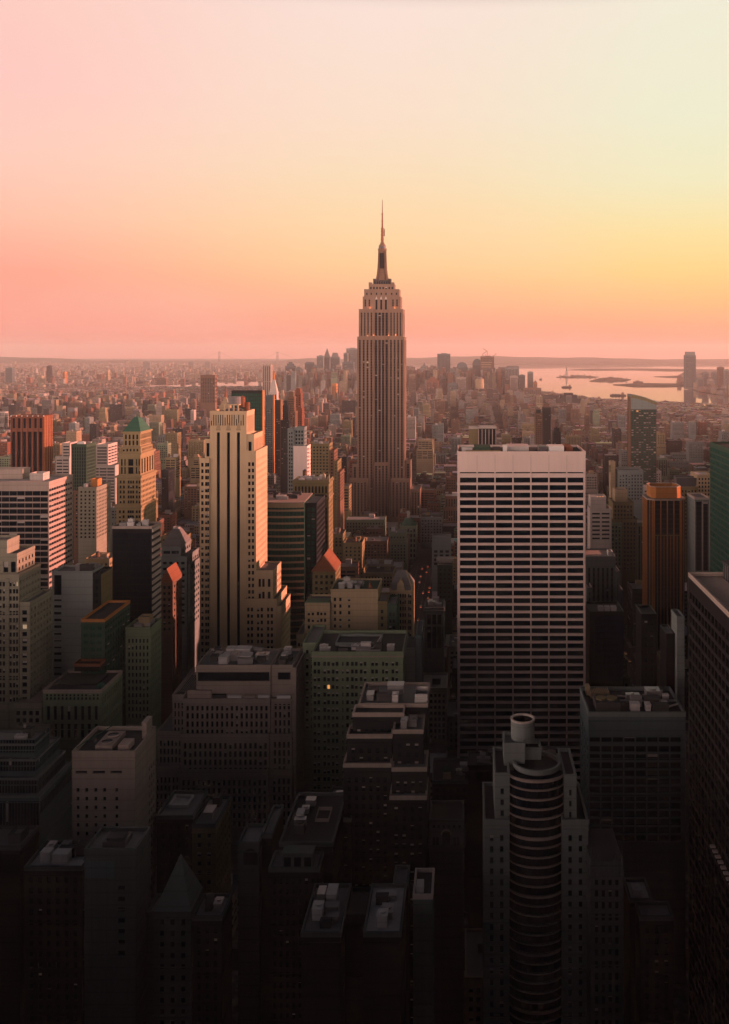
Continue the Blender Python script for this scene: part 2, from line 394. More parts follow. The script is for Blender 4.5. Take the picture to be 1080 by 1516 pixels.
        def pane(mb, p):
            f, u0, u1, v0, v1, c, d = p
            def quad(v0, v1, d, m):
                if f == 'N': y = c+d; P = [(u0, y, v0), (u1, y, v0), (u1, y, v1), (u0, y, v1)]
                elif f == 'S': y = c-d; P = [(u0, y, v0), (u1, y, v0), (u1, y, v1), (u0, y, v1)]
                elif f == 'W': x = c-d; P = [(x, u0, v0), (x, u1, v0), (x, u1, v1), (x, u0, v1)]
                else: x = c+d; P = [(x, u0, v0), (x, u1, v0), (x, u1, v1), (x, u0, v1)]
                mb.poly(P, m)
            r = s.rng.random()
            if r < s.lit: quad(v0, v1, d, 2)
            elif r < s.lit*3: quad(v0, v1, d, 3)
            else:
                quad(v0, v1, d, 0)
                if s.rng.random() < s.blind:
                    k = s.rng.choice([.25, .4, .55]); quad(v1-(v1-v0)*k, v1, d-.06, 1)
        for p in ind:
            mb = MB(); pane(mb, p); mb.build('window', mats, t)
        if rest:
            mb = MB()
            for p in rest: pane(mb, p)
            ob = mb.build('window', mats, t)
            if len(rest) > 1: ob['kind'] = 'stuff'
        del t['_o']
def water_tank(b, x, y, z, r):
    mb = b.single('water_tank', [M['wood'], M['metaldark']])
    for sx in (-.6, .6):
        for sy in (-.6, .6): mb.box(x+sx*r-.12, x+sx*r+.12, y+sy*r-.12, y+sy*r+.12, z, z+2.2, 1)
    mb.cyl(x, y, z+2.2, z+2.2+r*2.1, r, r*.95, 14, 0); mb.cyl(x, y, z+2.2+r*2.1, z+2.2+r*2.9, r*1.08, 0, 14, 1)
# ================================================================== hand-built towers
def W_(p=4, w=.5, pz=3.8, h=.5, **k): return dict(p=p, w=w, pz=pz, h=h, **k)

# ---- the needle-mast tower in the middle
def needle_tower():
    b = Bld('skyscraper', 'tallest tower, grey limestone with setbacks and a tapering needle mast against the sky', 'skyscraper', 1290, 'the needle-mast tower', indiv=True, lit=.0006, blind=.03)
    X, Z = b.X, b.Z; Y = b.Y
    def strips(a, c, n, w): 
        p = (X(c)-X(a))/n
        return [(X(a)+i*p+p*(1-w)/2, X(a)+i*p+p*(1+w)/2) for i in range(n)]
    zb = Z(765)
    left = strips(530.2, 553, 4, .46); mid = strips(554.3, 575.2, 4, .66); rite = strips(576.5, 598, 4, .46)
    S = lambda xs, zb=zb, mt=2.5, sm='spandrel', d=.7: dict(xs=xs, pz=3.7, h=.52, zb=zb, mt=mt, strip=sm, d=d)
    def shaft(x0, x1, xm0, xm1, yt, yb, d, l, m, r, mt=2.5, dc=2.2):
        # two wings and a recessed middle bay
        z1, z0 = Z(yt), (Z(yb) if yb else 0)
        b.tier(x0, xm0, yt, d, 'esb', N=S(l, mt=mt), W=None, yb=yb)
        b.tier(xm1, x1, yt, d, 'esb', N=S(r, mt=mt), W=dict(p=5, w=.4, pz=3.7, h=.5, strip='spandrel', d=.6, zb=max(z0, zb), mt=mt), yb=yb)
        b.tier(xm0, xm1, yt, d-dc-1, 'esb', N=S(m, sm='spandark', mt=mt), yb=yb, dy=dc, par=False)
    shaft(529.2, 599.2, 553.3, 576.2, 499.5, None, 42, left, mid, rite)
    shaft(531.5, 597, 553.3, 576.2, 458.5, 499.5, 38, strips(533, 552.6, 4, .42), mid, strips(577, 595.5, 4, .42), mt=3)
    # crown block with shoulders and three tall arched slots
    slots = [(X(x)-1.3, X(x)+1.3) for x in (557.5, 564.5, 571.5)]
    b.tier(537.2, 593.2, 440, 32, 'esb', N=[(X(537.2), X(552), Z(458.5), Z(440), S([(X(541)-1, X(541)+1), (X(547)-1, X(547)+1)], zb=Z(457), mt=2)),
            (X(552), X(577), Z(458.5), Z(440), dict(xs=slots, zs=[(Z(458), Z(443))], d=1.2)), (X(577), X(593.2), Z(458.5), Z(440), S([(X(582)-1, X(582)+1), (X(588)-1, X(588)+1)], zb=Z(457), mt=2))],
            W=dict(p=6, w=.4, pz=4, h=.5, d=.6), yb=458.5, dy=2)
    b.tier(539, 591, 429, 28, 'esb', N=dict(xs=[(X(x)-.9, X(x)+.9) for x in (543, 549.5, 557.5, 564.5, 571.5, 580, 587)], zs=[(Z(436), Z(433))], d=.5), W=None, yb=440, dy=4)
    for x in (557.5, 564.5, 571.5):                       # pale fan ornaments above the slots
        m = b.single('ornament', M['offwhite']); m.frus(X(x)-1.7, X(x)+1.7, Y+1.55, Y+2.0, Z(443), X(x)-.3, X(x)+.3, Y+1.7, Y+2.0, Z(438.8))
    b.tier(545.5, 583.8, 421.5, 22, 'esb', yb=429, dy=7, N=dict(p=4, w=.5, zs=[(Z(428), Z(424))], d=.5), part='observation_deck')
    b.tier(551.8, 578, 413.5, 16, 'spandrel', yb=421.5, dy=10, N=dict(p=3.4, w=.55, zs=[(Z(420), Z(415.5))], d=.4), part='observation_deck')
    for x in (548, 581): b.single('floodlight_ledge', M['esb']).box(X(x)-2.4, X(x)+2.4, Y+7, Y+12, Z(421.5)+1.2, Z(421.5)+4)
    cx, cyy = X(564.7), Y+18
    mm = b.single('mooring_mast', [M['brown'], M['glass']]); n = 16
    prof = [(413.5, 10.2), (411, 9.4), (404, 7.9), (396, 6.9), (385, 6.2), (374, 5.7), (369, 5.5)]
    for (y0, r0), (y1, r1) in zip(prof, prof[1:]): mm.cyl(cx, cyy, Z(y0), Z(y1), r0*.93, r1*.93, n, 0, cap=False)
    for k in range(4):                                       # winged buttresses and dark glazing between them
        a = k*math.pi/2+math.pi/4
        for (y0, r0), (y1, r1) in zip(prof[:-1], prof[1:-1]+[prof[-1]]):
            pass
    for dx in (-1, 1):
        for dy in (-1, 1):
            for (y0, r0), (y1, r1) in zip(prof, prof[1:]):
                x0 = cx+dx*r0*.74; x1 = cx+dx*r1*.74; q0 = cyy+dy*r0*.74; q1 = cyy+dy*r1*.74; w = 1.15
                mm.frus(x0-w, x0+w, q0-w, q0+w, Z(y0), x1-w, x1+w, q1-w, q1+w, Z(y1), 0)
    for i in (-1, 0, 1): mm.box(cx+i*1.9-.62, cx+i*1.9+.62, cyy-7.2, cyy-5.2, Z(396), Z(373), 1)
    cap = b.single('mast_cap', [M['brown'], M['metaldark']])
    cap.cyl(cx, cyy, Z(369), Z(366), 5.8, 6.4, n); cap.cyl(cx, cyy, Z(366), Z(362), 5.2, 5.0, n, 1); cap.cyl(cx, cyy, Z(362), Z(360), 4.9, 4.3, n); cap.cyl(cx, cyy, Z(360), Z(354.5), 3.6, 1.7, n)
    an = b.single('antenna', M['redbrown'])
    an.cyl(cx, cyy, Z(356), Z(336), 1.9, 1.55, 8); an.cyl(cx, cyy, Z(336), Z(314), 1.25, .85, 8); an.cyl(cx, cyy, Z(314), Z(292), .62, .3, 8)
    for y, r in ((352, 2.4), (346, 2.3), (340, 2.2), (336, 2.1), (325, 1.4), (314, 1.5)): an.cyl(cx, cyy, Z(y), Z(y)+1.0, r, r, 8)
    an.box(cx+2.2, cx+3.4, cyy-.6, cyy+.6, Z(347), Z(336)); an.box(cx+1.2, cx+2.2, cyy-.2, cyy+.2, Z(342), Z(341))
    # lower setbacks
    b.tier(554.3, 576, 686, 6, 'esb', N=S(strips(555, 575.4, 4, .55)), dy=-3.5, W=None)
    b.tier(519, 545.5, 710.5, 12, 'esb', N=S(strips(520, 544.5, 5, .46)), dy=-11, W=None)
    b.tier(580, 608.3, 710.5, 12, 'esb', N=S(strips(581, 607.5, 5, .46)), dy=-11, W=W_(4, .4, 3.7, .5, zb=zb))
    b.tier(600.4, 608.2, 683, 26, 'esb', N=S(strips(601, 607.6, 1, .5)), dy=3, W=W_(4, .4, 3.7, .5, zb=zb))
    b.tier(521.5, 529, 688, 26, 'esb', N=S(strips(522, 528.5, 1, .5)), dy=3)
    b.tier(505.5, 518.5, 728, 40, 'esb', N=S(strips(506, 518, 3, .46)), dy=-6)
    b.tier(609.2, 622.6, 725.5, 40, 'esb', N=S(strips(610, 622, 3, .46)), dy=-6, W=W_(4, .4, 3.7, .5, zb=zb))
    for (x, y) in ((548, 457.8), (585, 457.8), (545, 498.5), (553.5, 498.5), (575.5, 498.5), (586, 498.5)):   # floodlights on the setbacks
        fl = b.single('floodlight', [M['metaldark'], M['lamp']]); q = Y+.5 if y < 480 else Y+.2
        fl.box(X(x)-.9, X(x)+.9, q-.1, q+.6, Z(y)+1.2, Z(y)+1.7); fl.box(X(x)-.8, X(x)+.8, q, q+.5, Z(y)+1.7, Z(y)+1.85, 1)
        ld = bpy.data.lights.new('floodlight_beam', 'POINT'); ld.energy = 260; ld.color = (1, .25, .07); ld.shadow_soft_size = .4
        lo = bpy.data.objects.new('floodlight_beam', ld); COL.objects.link(lo); lo.location = (X(x), q-.5, Z(y)+2.6); b.lamp = getattr(b, 'lamp', []) + [lo]
    return b
needle_tower()

# ---- white gridded slab right of centre
def grid_slab():
    b = Bld('office_slab', 'broad white travertine office slab with seven columns of black ribbon windows', 'office building', 532, 'the white gridded slab', lit=.0008, blind=0)
    X, Z = b.X, b.Z
    xs = []
    e = [680.5, 706.8, 733.4, 760.0, 786.6, 813.2, 839.8, 865.4]
    for i in range(7): xs.append((X(e[i])+.35, X(e[i+1])-.35))
    zs = []; y = 1172; pitch = 11.17
    y = 707.0
    while y < 1180: zs.append((Z(y+7.6), Z(y))); y += pitch
    zs = zs[::-1] + [(Z(700.8), Z(698.9))]
    for z in (0,): pass
    b.tier(677.5, 867.5, 672, 38, 'pinkwhite', N=dict(xs=xs, zs=zs, d=1.1), W=dict(p=6, w=.7, pz=4.26, h=.6, zb=20, mt=10), E=dict(p=6, w=.7, pz=4.26, h=.6, zb=20, mt=10), par=1.4, roof='roofdark')
    x0, x1 = X(678), X(867); yy = b.Y
    m = b.P('panel_joint', 'grey')
    for x in e[1:-1]: m.box(X(x)-.06, X(x)+.06, yy-.02, yy+.1, Z(697), Z(673.5))
    for x in e: b.P('pier', 'pinkwhite').box(X(x)-.28, X(x)+.28, yy-.35, yy-.005, 0, Z(698))
    z = Z(672)
    for (a, c, d0, d1, h, mt) in ((684, 700, 8, 16, 2.2, 'metal'), (703, 727, 10, 24, 2.8, 'green'), (731, 742, 9, 15, 2.4, 'roofdark'), (746, 752, 7, 11, 4.0, 'white'), (754, 786, 14, 30, 2.6, 'rooflight'), (800, 812, 8, 18, 3.0, 'metaldark'), (815, 838, 9, 20, 3.2, 'white'), (842, 852, 12, 28, 2.4, 'redbrown')):
        u = b.single('rooftop_unit', M[mt]); u.box(X(a), X(c), yy+d0, yy+d1, z+.01, z+h); u.box(X(a)-.15, X(c)+.15, yy+d0-.15, yy+d1+.15, z+h, z+h+.25)
    b.single('roof_hedge', M['olive']).box(X(690), X(742), yy+2, yy+4, z+.02, z+1.8)
grid_slab()

# ---- tall tan art-deco tower left of centre
def deco_tower():
    b = Bld('art_deco_tower', 'tall tan art deco tower with three dark vertical slits and stepped lit flank', 'skyscraper', 600, 'the tan slit-fronted tower', blind=.15)
    X, Z, Y = b.X, b.Z, b.Y
    zb = Z(990)
    def pr(xc): return [(X(xc)-1.75, X(xc)-.25), (X(xc)+.75, X(xc)+2.25)]
    pz = 9.45/F*600
    slit = [(X(x)-.95, X(x)+.95) for x in (323.4, 338.4, 353.2)]
    zw = lambda yt: [(Z(yt+i*9.45+5.6), Z(yt+i*9.45)) for i in range(int((990-yt)/9.45))][::-1]
    # centre shaft with fluted crown
    b.tier(311, 365.5, 611, 22, 'limestone', N=[(X(311), X(365.5), 0, Z(632), dict(xs=slit, zs=[(Z(1000), Z(640))], d=1.1)), (X(311), X(365.5), Z(632), Z(611), dict(p=2.1, w=.42, zs=[(Z(630), Z(614))], d=.35, xs=[(X(312.5)+i*1.45, X(312.5)+i*1.45+.6) for i in range(15)]))],
           W=[(Y, Y+22, 0, Z(644), None), (Y, Y+22, Z(644), Z(611), dict(p=2.4, w=.45, zs=[(Z(641), Z(616))], d=.35))], roof='roofdark')
    for x in (323.4, 338.4, 353.2):                        # pale finials over each slit
        b.single('ornament', M['cream']).frus(X(x)-1.5, X(x)+1.5, Y-.3, Y-.01, Z(637), X(x)-.4, X(x)+.4, Y-.3, Y-.01, Z(626))
    # left and right shoulders
    b.tier(303, 311, 652, 24, 'limestone', N=[(X(303), X(311), 0, Z(652), dict(xs=[(X(307.6)-.9, X(307.6)+1.0)], zs=[(Z(676), Z(656))], d=.7))], dy=.6)
    b.tier(365.5, 376.3, 645, 25, 'limestone', N=[(X(365.5), X(376.3), 0, Z(645), dict(xs=[(X(370)-1, X(370)+1)], zs=[(Z(677), Z(654))], d=.7))], W=dict(p=3, w=.4, zs=[(Z(667), Z(650))], d=.3), dy=.6)
    b.tier(296.6, 311, 680.5, 34, 'limestone', N=dict(xs=pr(301.8+1)+[(X(307.5)-.1, X(307.5)+1.3)], zs=zw(685), d=.5), dy=-1.2, E=None)
    b.tier(365.5, 380, 670, 34, 'limestone', N=dict(xs=[(X(368.2), X(371.6)), (X(373.6), X(377))], zs=zw(684), d=.5), W=W_(3.4, .2, pz, .46, zb=zb, mt=3), dy=-1.2)
    # lower right wings stepping out
    b.tier(380, 405.5, 847, 26, 'limestone', N=dict(xs=[(X(384), X(387.5)), (X(389.4), X(393)), (X(397.6), X(401.6))], zs=[(Z(868), Z(856)), (Z(888), Z(875))][::-1]+[], d=.6), W=W_(4.2, .45, pz, .5, zb=zb, mt=3), dy=-2, roof='roofpink')
    b.tier(366.2, 412, 889, 34, 'limestone', N=dict(xs=[(X(a), X(a+3.4)) for a in (368.4, 373.8, 382.8, 388.3, 397.6, 403.1)], zs=zw(897), d=.6), W=W_(4.2, .5, pz, .5, zb=zb, mt=3), dy=-4.4, roof='roofpink')
    b.tier(412, 418.6, 900, 30, 'limestone', N=None, W=W_(4.2, .5, pz, .5, zb=zb, mt=3), dy=-3.6)
    # crown machinery: open frame, metal drum, tank
    z = Z(611)
    p = b.single('penthouse', [M['metaldark'], M['limestone']]); p.box(X(330), X(350), Y+6, Y+16, z+.01, Z(606), 0)
    for x in (330, 336.5, 343.5, 350): p.box(X(x)-.4, X(x)+.4, Y+4.6, Y+5.4, z+.01, Z(600.5), 1)
    p.box(X(329), X(351.4), Y+4.4, Y+17, Z(600.5), Z(599), 1)
    b.single('metal_drum', M['slate']).cyl(X(342), Y+11, Z(599), Z(588), 4.4, 4.2, 18)
    p2 = b.single('water_tank', M['redtile']); p2.cyl(X(352.5), Y+12, Z(604), Z(590), 2.0, 1.8, 12); p2.cyl(X(352.5), Y+12, Z(590), Z(586.5), 2.1, 0, 12); p2.cyl(X(359), Y+13, Z(611), Z(597), 1.9, 1.9, 12)
deco_tower()

# ---- banded white office block, left edge
def banded_block():
    b = Bld('office_block', 'wide office block with white and dark horizontal bands at the left edge', 'office building', 560, 'the banded office block')
    X, Z, Y = b.X, b.Z, b.Y; d = 34
    ribbon = dict(xs=[(X(-90+i*11.5)+.03, X(-90+(i+1)*11.5)-.03) for i in range(14)], pz=3.6, h=.76, mt=4, zb=Z(1005), d=.5)
    rw = dict(p=3.4, w=.92, pz=3.25, h=.46, mt=2.4, zb=Z(900), d=.6, mx=.3)
    b.tier(-92, 72.5, 716, d, 'beige', N=ribbon, W=rw, roof='rooflight', par=1.2)
    b.tier(28, 48, 703, 9, 'offwhite', yb=716, dy=14, part='penthouse', reg=False, roof='rooflight'); b.tier(-40, 10, 697, 10, 'beige', yb=716, dy=20, part='penthouse', reg=False)
banded_block()

def brown_pier_tower():
    b = Bld('office_tower', 'rust brown tower with black glass strips and a heavy ribbed brown crown', 'office building', 1000, 'the rust-brown pier tower', blind=0)
    X, Z, Y = b.X, b.Z, b.Y
    st = [(X(16)+1+i*5.75, X(16)+1+i*5.75+3.7) for i in range(6)]
    b.tier(16, 65, 617, 21, 'redbrown', N=[(X(16), X(65), 0, Z(637), dict(xs=st, zs=[(Z(760), Z(639))], d=1.6)), (X(16), X(65), Z(637), Z(617), dict(xs=[(a+.9, c-.3) for a, c in st], zs=[(Z(634), Z(619))], d=.35))], W=None)
    for i in range(7): 
        x = X(16)+i*5.75+.0; b.P('pier', 'redbrown').box(x-.3+.3, x+.9, Y-.7, Y-.01, 0, Z(616.5)); b.P('pier_cap', 'white').box(x, x+.9, Y-.7, Y+.2, Z(616.5), Z(615))
    for i in range(4): b.P('pier', 'orange').box(X(65)+.01, X(65)+.7, Y+1+i*5.6, Y+2+i*5.6, 0, Z(616.5))  # right-side piers in brighter orange than the front, sun painted into them
brown_pier_tower()

def green_curtain_tower():
    b = Bld('office_tower', 'narrow teal green curtain-wall tower with fine vertical ribs beside the banded office block', 'office building', 1000, 'the narrow teal tower', blind=0)
    X, Z, Y = b.X, b.Z, b.Y
    b.tier(105.5, 128, 659, 26, 'green', N=dict(p=2.6, w=.62, pz=3.6, h=.8, mt=2, zb=Z(730), d=.4, mx=.4), W=dict(p=2.6, w=.6, pz=3.6, h=.7, mt=2, zb=Z(730), d=.4))
    b.clutter(X(106), X(127), Y+2, Y+24, Z(659), 3)
green_curtain_tower()

def pale_terrace_pair():
    b = Bld('office_block', 'low white banded block just right of the narrow teal tower', 'office building', 1120, 'the low white block')
    X, Z, Y = b.X, b.Z, b.Y
    b.tier(142, 160, 659, 30, 'offwhite', N=W_(9, .9, 3.6, .4), W=W_(9, .9, 3.6, .4), roof='rooflight'); b.tier(136, 172, 690, 34, 'offwhite', N=W_(9, .9, 3.6, .4), dy=-3, roof='rooflight')
    b = Bld('office_block', 'low white stepped block just left of the narrow teal tower', 'office building', 1100, 'the stepped white block')
    X, Z, Y = b.X, b.Z, b.Y
    b.tier(92, 104, 657, 22, 'offwhite', N=W_(8, .9, 3.6, .4), roof='rooflight'); b.tier(84, 104.5, 677, 26, 'offwhite', N=W_(8, .9, 3.6, .4), dy=-3, roof='rooflight')
pale_terrace_pair()

def sunlit_flats():
    b = Bld('apartment_building', 'brown brick apartment block with glowing flank between banded block and green-roofed tower', 'apartment building', 850, 'the brown flats')
    X, Z, Y = b.X, b.Z, b.Y
    b.tier(116, 143, 723, 34, 'tower', N=W_(3.6, .45, 3.4, .5, zb=Z(800)), W=W_(3.6, .4, 3.4, .5, zb=Z(800)))
    b.tier(108, 116, 728, 26, 'brown', N=W_(3.6, .45, 3.4, .5, zb=Z(800)), dy=2)
    b.tier(128, 138, 711, 10, 'orange', yb=723, dy=10, part='penthouse', reg=False); b.clutter(X(118), X(126), Y+4, Y+30, Z(723), 2, 1)
sunlit_flats()

def hipped_crown_tower():
    b = Bld('ornate_tower', 'ornate cream tower under a green copper hipped roof, flank glowing pink', 'skyscraper', 700, 'the green-roofed tower', blind=.1)
    X, Z, Y = b.X, b.Z, b.Y; zb = Z(790)
    b.tier(172, 209, 780-30, 35, 'ochre', N=dict(xs=[(X(a), X(a+3)) for a in (176, 181.5, 188.8, 192, 195.2, 201, 205)], pz=3.7, h=.55, zb=zb, mt=2, d=.5), W=W_(3.4, .45, 3.7, .5, zb=zb, mt=2))
    b.tier(172.6, 208.4, 706, 34, 'ochre', yb=750, dy=.3, N=dict(xs=[(X(a), X(a+2.6)) for a in (177, 182, 189, 192.4, 195.8, 201, 205)], pz=3.7, h=.6, zb=zb, mt=2, d=.5), W=W_(3.4, .45, 3.7, .5, zb=zb, mt=2))
    b.tier(174.5, 207, 672, 31, 'ochre', yb=706, dy=1.6, N=[(X(174.5), X(207), Z(706), Z(672), dict(xs=[(X(178), X(180.4)), (X(183), X(185)), (X(188.6), X(196.4)), (X(200), X(202)), (X(204), X(206))], zs=[(Z(702), Z(692)), (Z(690), Z(680))], d=.9))], W=dict(p=6, w=.5, zs=[(Z(702), Z(680))], d=.7))
    b.tier(177, 205.5, 662, 28, 'ochre', yb=672, dy=3, N=W_(2.6, .5, 3.2, .6, mt=.6), W=W_(2.6, .5, 3.2, .6, mt=.6), par=False)
    b.tier(179, 204.6, 641, 25, 'ochre', yb=662, dy=4.2, N=dict(p=2.5, w=.5, zs=[(Z(660), Z(653)), (Z(651), Z(644))], d=.6), W=dict(p=2.5, w=.5, zs=[(Z(660), Z(653)), (Z(651), Z(644))], d=.6), par=False)
    for (a, c, y, dd, d) in ((172, 209, 751, 0, 35), (172.6, 208.4, 707, .3, 34), (174.5, 207, 673.5, 1.6, 31), (179, 204.6, 642, 4.2, 25)): b.ledge(X(a), X(c), Y+dd, Y+dd+d, Z(y), 1.2, .9, 'ochre')
    for x in (176, 206): b.single('finial', M['ochre']).frus(X(x)-1, X(x)+1, Y+2, Y+4, Z(672), X(x)-.1, X(x)+.1, Y+2.9, Y+3.1, Z(662))
    x0, x1 = X(179)-.6, X(204.6)+.6; rf = b.single('copper_roof', M['copper']); rf.frus(x0, x1, Y+3.6, Y+29.8, Z(641), (x0+x1)/2-1.6, (x0+x1)/2+1.6, Y+14, Y+19, Z(619.5))
    b.single('roof_finial', M['copper']).cyl((x0+x1)/2, Y+16.5, Z(619.5), Z(615), .8, .1, 8)
hipped_crown_tower()

def black_glass_block():
    b = Bld('glass_office_building', 'black glass block with pale banded flank in front of the green-roofed tower', 'office building', 520, 'the black glass block', blind=0)
    X, Z, Y = b.X, b.Z, b.Y
    b.tier(166.5, 225, 782, 14.5, 'black', N=dict(p=1.9, w=.9, pz=3.6, h=.86, mt=2.2, zb=Z(925), d=.12, mx=.4), W=None, parmat='beige', roof='roofdark')
    w = b.P('banded_flank', 'offwhite')
    for i in range(15):
        z = Z(783)-i*3.6; w.box(X(225)+.01, X(225)+.55, Y+.0, Y+14.5, z-1.9, z)
    b.P('banded_flank', 'offwhite').box(X(225)+.01, X(225)+.5, Y+12.6, Y+14.4, 0, Z(783)-15*3.6)
    b.clutter(X(170), X(222), Y+1, Y+13, Z(782), 3)
black_glass_block()

def grey_hip_tower():
    b = Bld('stepped_tower', 'grey stone tower with a truncated grey pyramid roof beside the tan slit-fronted tower', 'office building', 620, 'the grey pyramid-roofed tower', glass='glass')
    X, Z, Y = b.X, b.Z, b.Y
    b.tier(239, 268, 809, 22, 'grey', N=dict(xs=[(X(242), X(252)), (X(254), X(265))], pz=3.9, h=.5, mt=2, zb=Z(930), d=.5), W=W_(4, .55, 3.9, .5, zb=Z(930)), par=False)
    b.tier(239, 278, 826, 27, 'grey', N=dict(p=4, w=.6, pz=3.9, h=.45, zb=Z(930)), W=W_(4, .5, 3.9, .5, zb=Z(930)), dy=-1.5)
    b.tier(262, 281.5, 838, 34, 'grey', N=W_(4, .5, 3.9, .5, zb=Z(930)), W=W_(4, .5, 3.9, .5, zb=Z(930)), dy=.5)
    r = b.single('pyramid_roof', M['slate']); r.frus(X(238), X(269), Y-.6, Y+22.6, Z(809), X(249.5), X(259), Y+8, Y+15, Z(787)); b.single('roof_rail', M['metal']).tube(X(254.2), Y+11.5, Z(787), Z(784.5), 2.4, 2.0, 12)
grey_hip_tower()

def red_gabled_flank():
    b = Bld('brick_building', 'small dark building with a steep orange-lit gable end below the grey pyramid-roofed tower', 'building', 570, 'the orange-lit gable')
    X, Z, Y = b.X, b.Z, b.Y
    b.tier(238, 256, 862, 18, 'brown', N=W_(3.5, .5, 3.6, .5, zb=Z(940)), W=W_(5, .35, 3.6, .4, zb=Z(940)), par=False)
    b.single('pitched_roof', M['redtile']).gable(X(238)-.3, X(256)+.3, Y-.3, Y+18.3, Z(862), Z(842), axis='y')
red_gabled_flank()

def dark_slab_behind():
    b = Bld('glass_office_building', 'black green slab rising behind the tan slit-fronted tower', 'office building', 1000, 'the black-green slab', glass='greenglass', blind=0)
    X, Z, Y = b.X, b.Z, b.Y
    b.tier(343, 388, 579, 8, 'black', N=dict(p=2.2, w=.82, pz=3.8, h=.86, mt=2, zb=Z(745), d=.15, mx=.3), W=None, roof='roofdark', par=.6)
    b.P('end_wall', 'orange').box(X(388)+.01, X(388)+1.0, Y+.1, Y+8, 0, Z(578))  # thin end wall coloured orange to carry the sunlit edge
    b = Bld('pointed_tower', 'pointed golden pyramid spire peeking out above the tan slit-fronted tower crown', 'skyscraper', 1450, 'the golden spire')
    X, Z, Y = b.X, b.Z, b.Y
    b.tier(321.5, 342, 609, 20, 'cream', W=W_(4, .5, 3.8, .5, zb=Z(640))); r = b.single('pyramid_roof', M['cream']); r.frus(X(321.5), X(342), Y, Y+20, Z(609)+.6, X(331.3), X(332.3), Y+9.5, Y+10.5, Z(587)); r2 = b.single('spire', M['redtile']); r2.cyl(X(331.8), Y+10, Z(588), Z(572), 2.6, .2, 8)
dark_slab_behind()

def twin_slivers():
    b = Bld('residential_tower', 'slender dark residential tower with two orange-lit vertical edges left of the needle-mast tower', 'skyscraper', 1750, 'the slender dark tower')
    X, Z, Y = b.X, b.Z, b.Y
    b.tier(393, 404.2, 586, 18, 'bluegrey', N=W_(3.4, .7, 3.6, .6, zb=Z(720)), W=None); b.tier(404.4, 414, 593, 12, 'dark', N=W_(3.4, .7, 3.6, .6, zb=Z(700)), dy=8, W=None)
    for (x, yt, q) in ((404.2, 585, 0), (414, 592, 8)): b.P('lit_edge', 'orange').box(X(x)+.02, X(x)+2.6, Y+q-.4, Y+q+6, 0, Z(yt))  # orange strips: sunlight along the two edges put into the colour
    b = Bld('campanile_tower', 'pale clock-tower shaped skyscraper with pointed lantern behind the slender dark tower', 'skyscraper', 1900, 'the pale campanile')
    X, Z, Y = b.X, b.Z, b.Y
    b.tier(397, 411, 592, 20, 'offwhite', N=W_(4, .4, 4, .5, zb=Z(620)), W=W_(4, .4, 4, .5)); b.tier(398.5, 410, 582, 16, 'offwhite', yb=592, dy=2, N=dict(p=5, w=.5, zs=[(Z(591), Z(584))], d=1))
    b.single('pyramid_roof', M['offwhite']).frus(X(398.5), X(410), Y+2, Y+18, Z(582)+.8, X(402.4), X(406.2), Y+8, Y+12, Z(562)); la = b.single('lantern', M['orange']); la.cyl(X(404.3), Y+10, Z(562), Z(556), 2.4, 2.2, 10); la.cyl(X(404.3), Y+10, Z(556), Z(547), 2.2, 0, 10)
    b = Bld('stone_slab', 'tall pale stone slab with ribbed front behind the pale campanile', 'skyscraper', 3600, 'the far pale slab')
    X, Z, Y = b.X, b.Z, b.Y
    b.tier(389, 401, 541, 40, 'beige', N=W_(7, .4, 60, .96, zb=Z(600)), W=W_(7, .4, 60, .96, zb=Z(600)))
    for x in (390, 395, 400): b.P('parapet', 'beige').box(X(x)-3, X(x)+3, Y-.2, Y+3, Z(541)+1.2, Z(539))
twin_slivers()

def curved_green_block():
    b = Bld('curved_office_building', 'curved green glass office building with tan spandrel bands behind the tan slit-fronted tower wing', 'office building', 655, 'the curved green block', glass='greenglass')
    X, Z, Y = b.X, b.Z, b.Y
    x0, x1 = X(386), X(450); z1 = Z(745); n = 12
    arc = [(x0+(x1-x0)*i/n, Y-3*math.sin(math.pi*(.15+.7*i/n))+3) for i in range(n+1)]
    back = [(x1, Y+46), (x0, Y+46)]
    core = b.single('glass_wall', M['greenglass']); core.extr(arc+back, 0, z1)
    z = z1; k = 0
    fb = b.P('spandrel_band', 'cream')
    out = lambda o: [(p[0], p[1]-o) for p in arc]
    while z > Z(960):
        h = 3.2 if k == 0 else 1.35
        A, B = out(.5), out(-.02)
        for i in range(n):
            p, q, r, t = A[i], A[i+1], B[i+1], B[i]
            fb.poly([(*p, z-h), (*q, z-h), (*q, z), (*p, z)]); fb.poly([(*p, z), (*q, z), (*r, z), (*t, z)]); fb.poly([(*t, z-h), (*r, z-h), (*q, z-h), (*p, z-h)])
        k += 1; z -= 4.5
    mu = b.P('mullion', 'metaldark')
    for i in range(n+1): mu.box(arc[i][0]-.09, arc[i][0]+.09, arc[i][1]-.12, arc[i][1]-.01, 0, z1-3)
    b.tier(450.1, 467, 747, 40, 'dark', N=W_(3, .7, 3.9, .7, zb=Z(900)), W=W_(3, .6, 3.9, .6, zb=Z(900)), dy=6, roof='roofpink')  # side wing in a dark material: its shade is put into the colour
    b.P('roof', 'roofpink').extr([(p[0], p[1]+1) for p in arc]+[(x1-1, Y+45), (x0+1, Y+45)], z1, z1+.4); b.rects.append((x0, x1, Y, Y+46, 0, z1)); TIERS.append(b.rects[-1])
    b.clutter(x0+3, x1-6, Y+10, Y+40, z1+.4, 4)
curved_green_block()

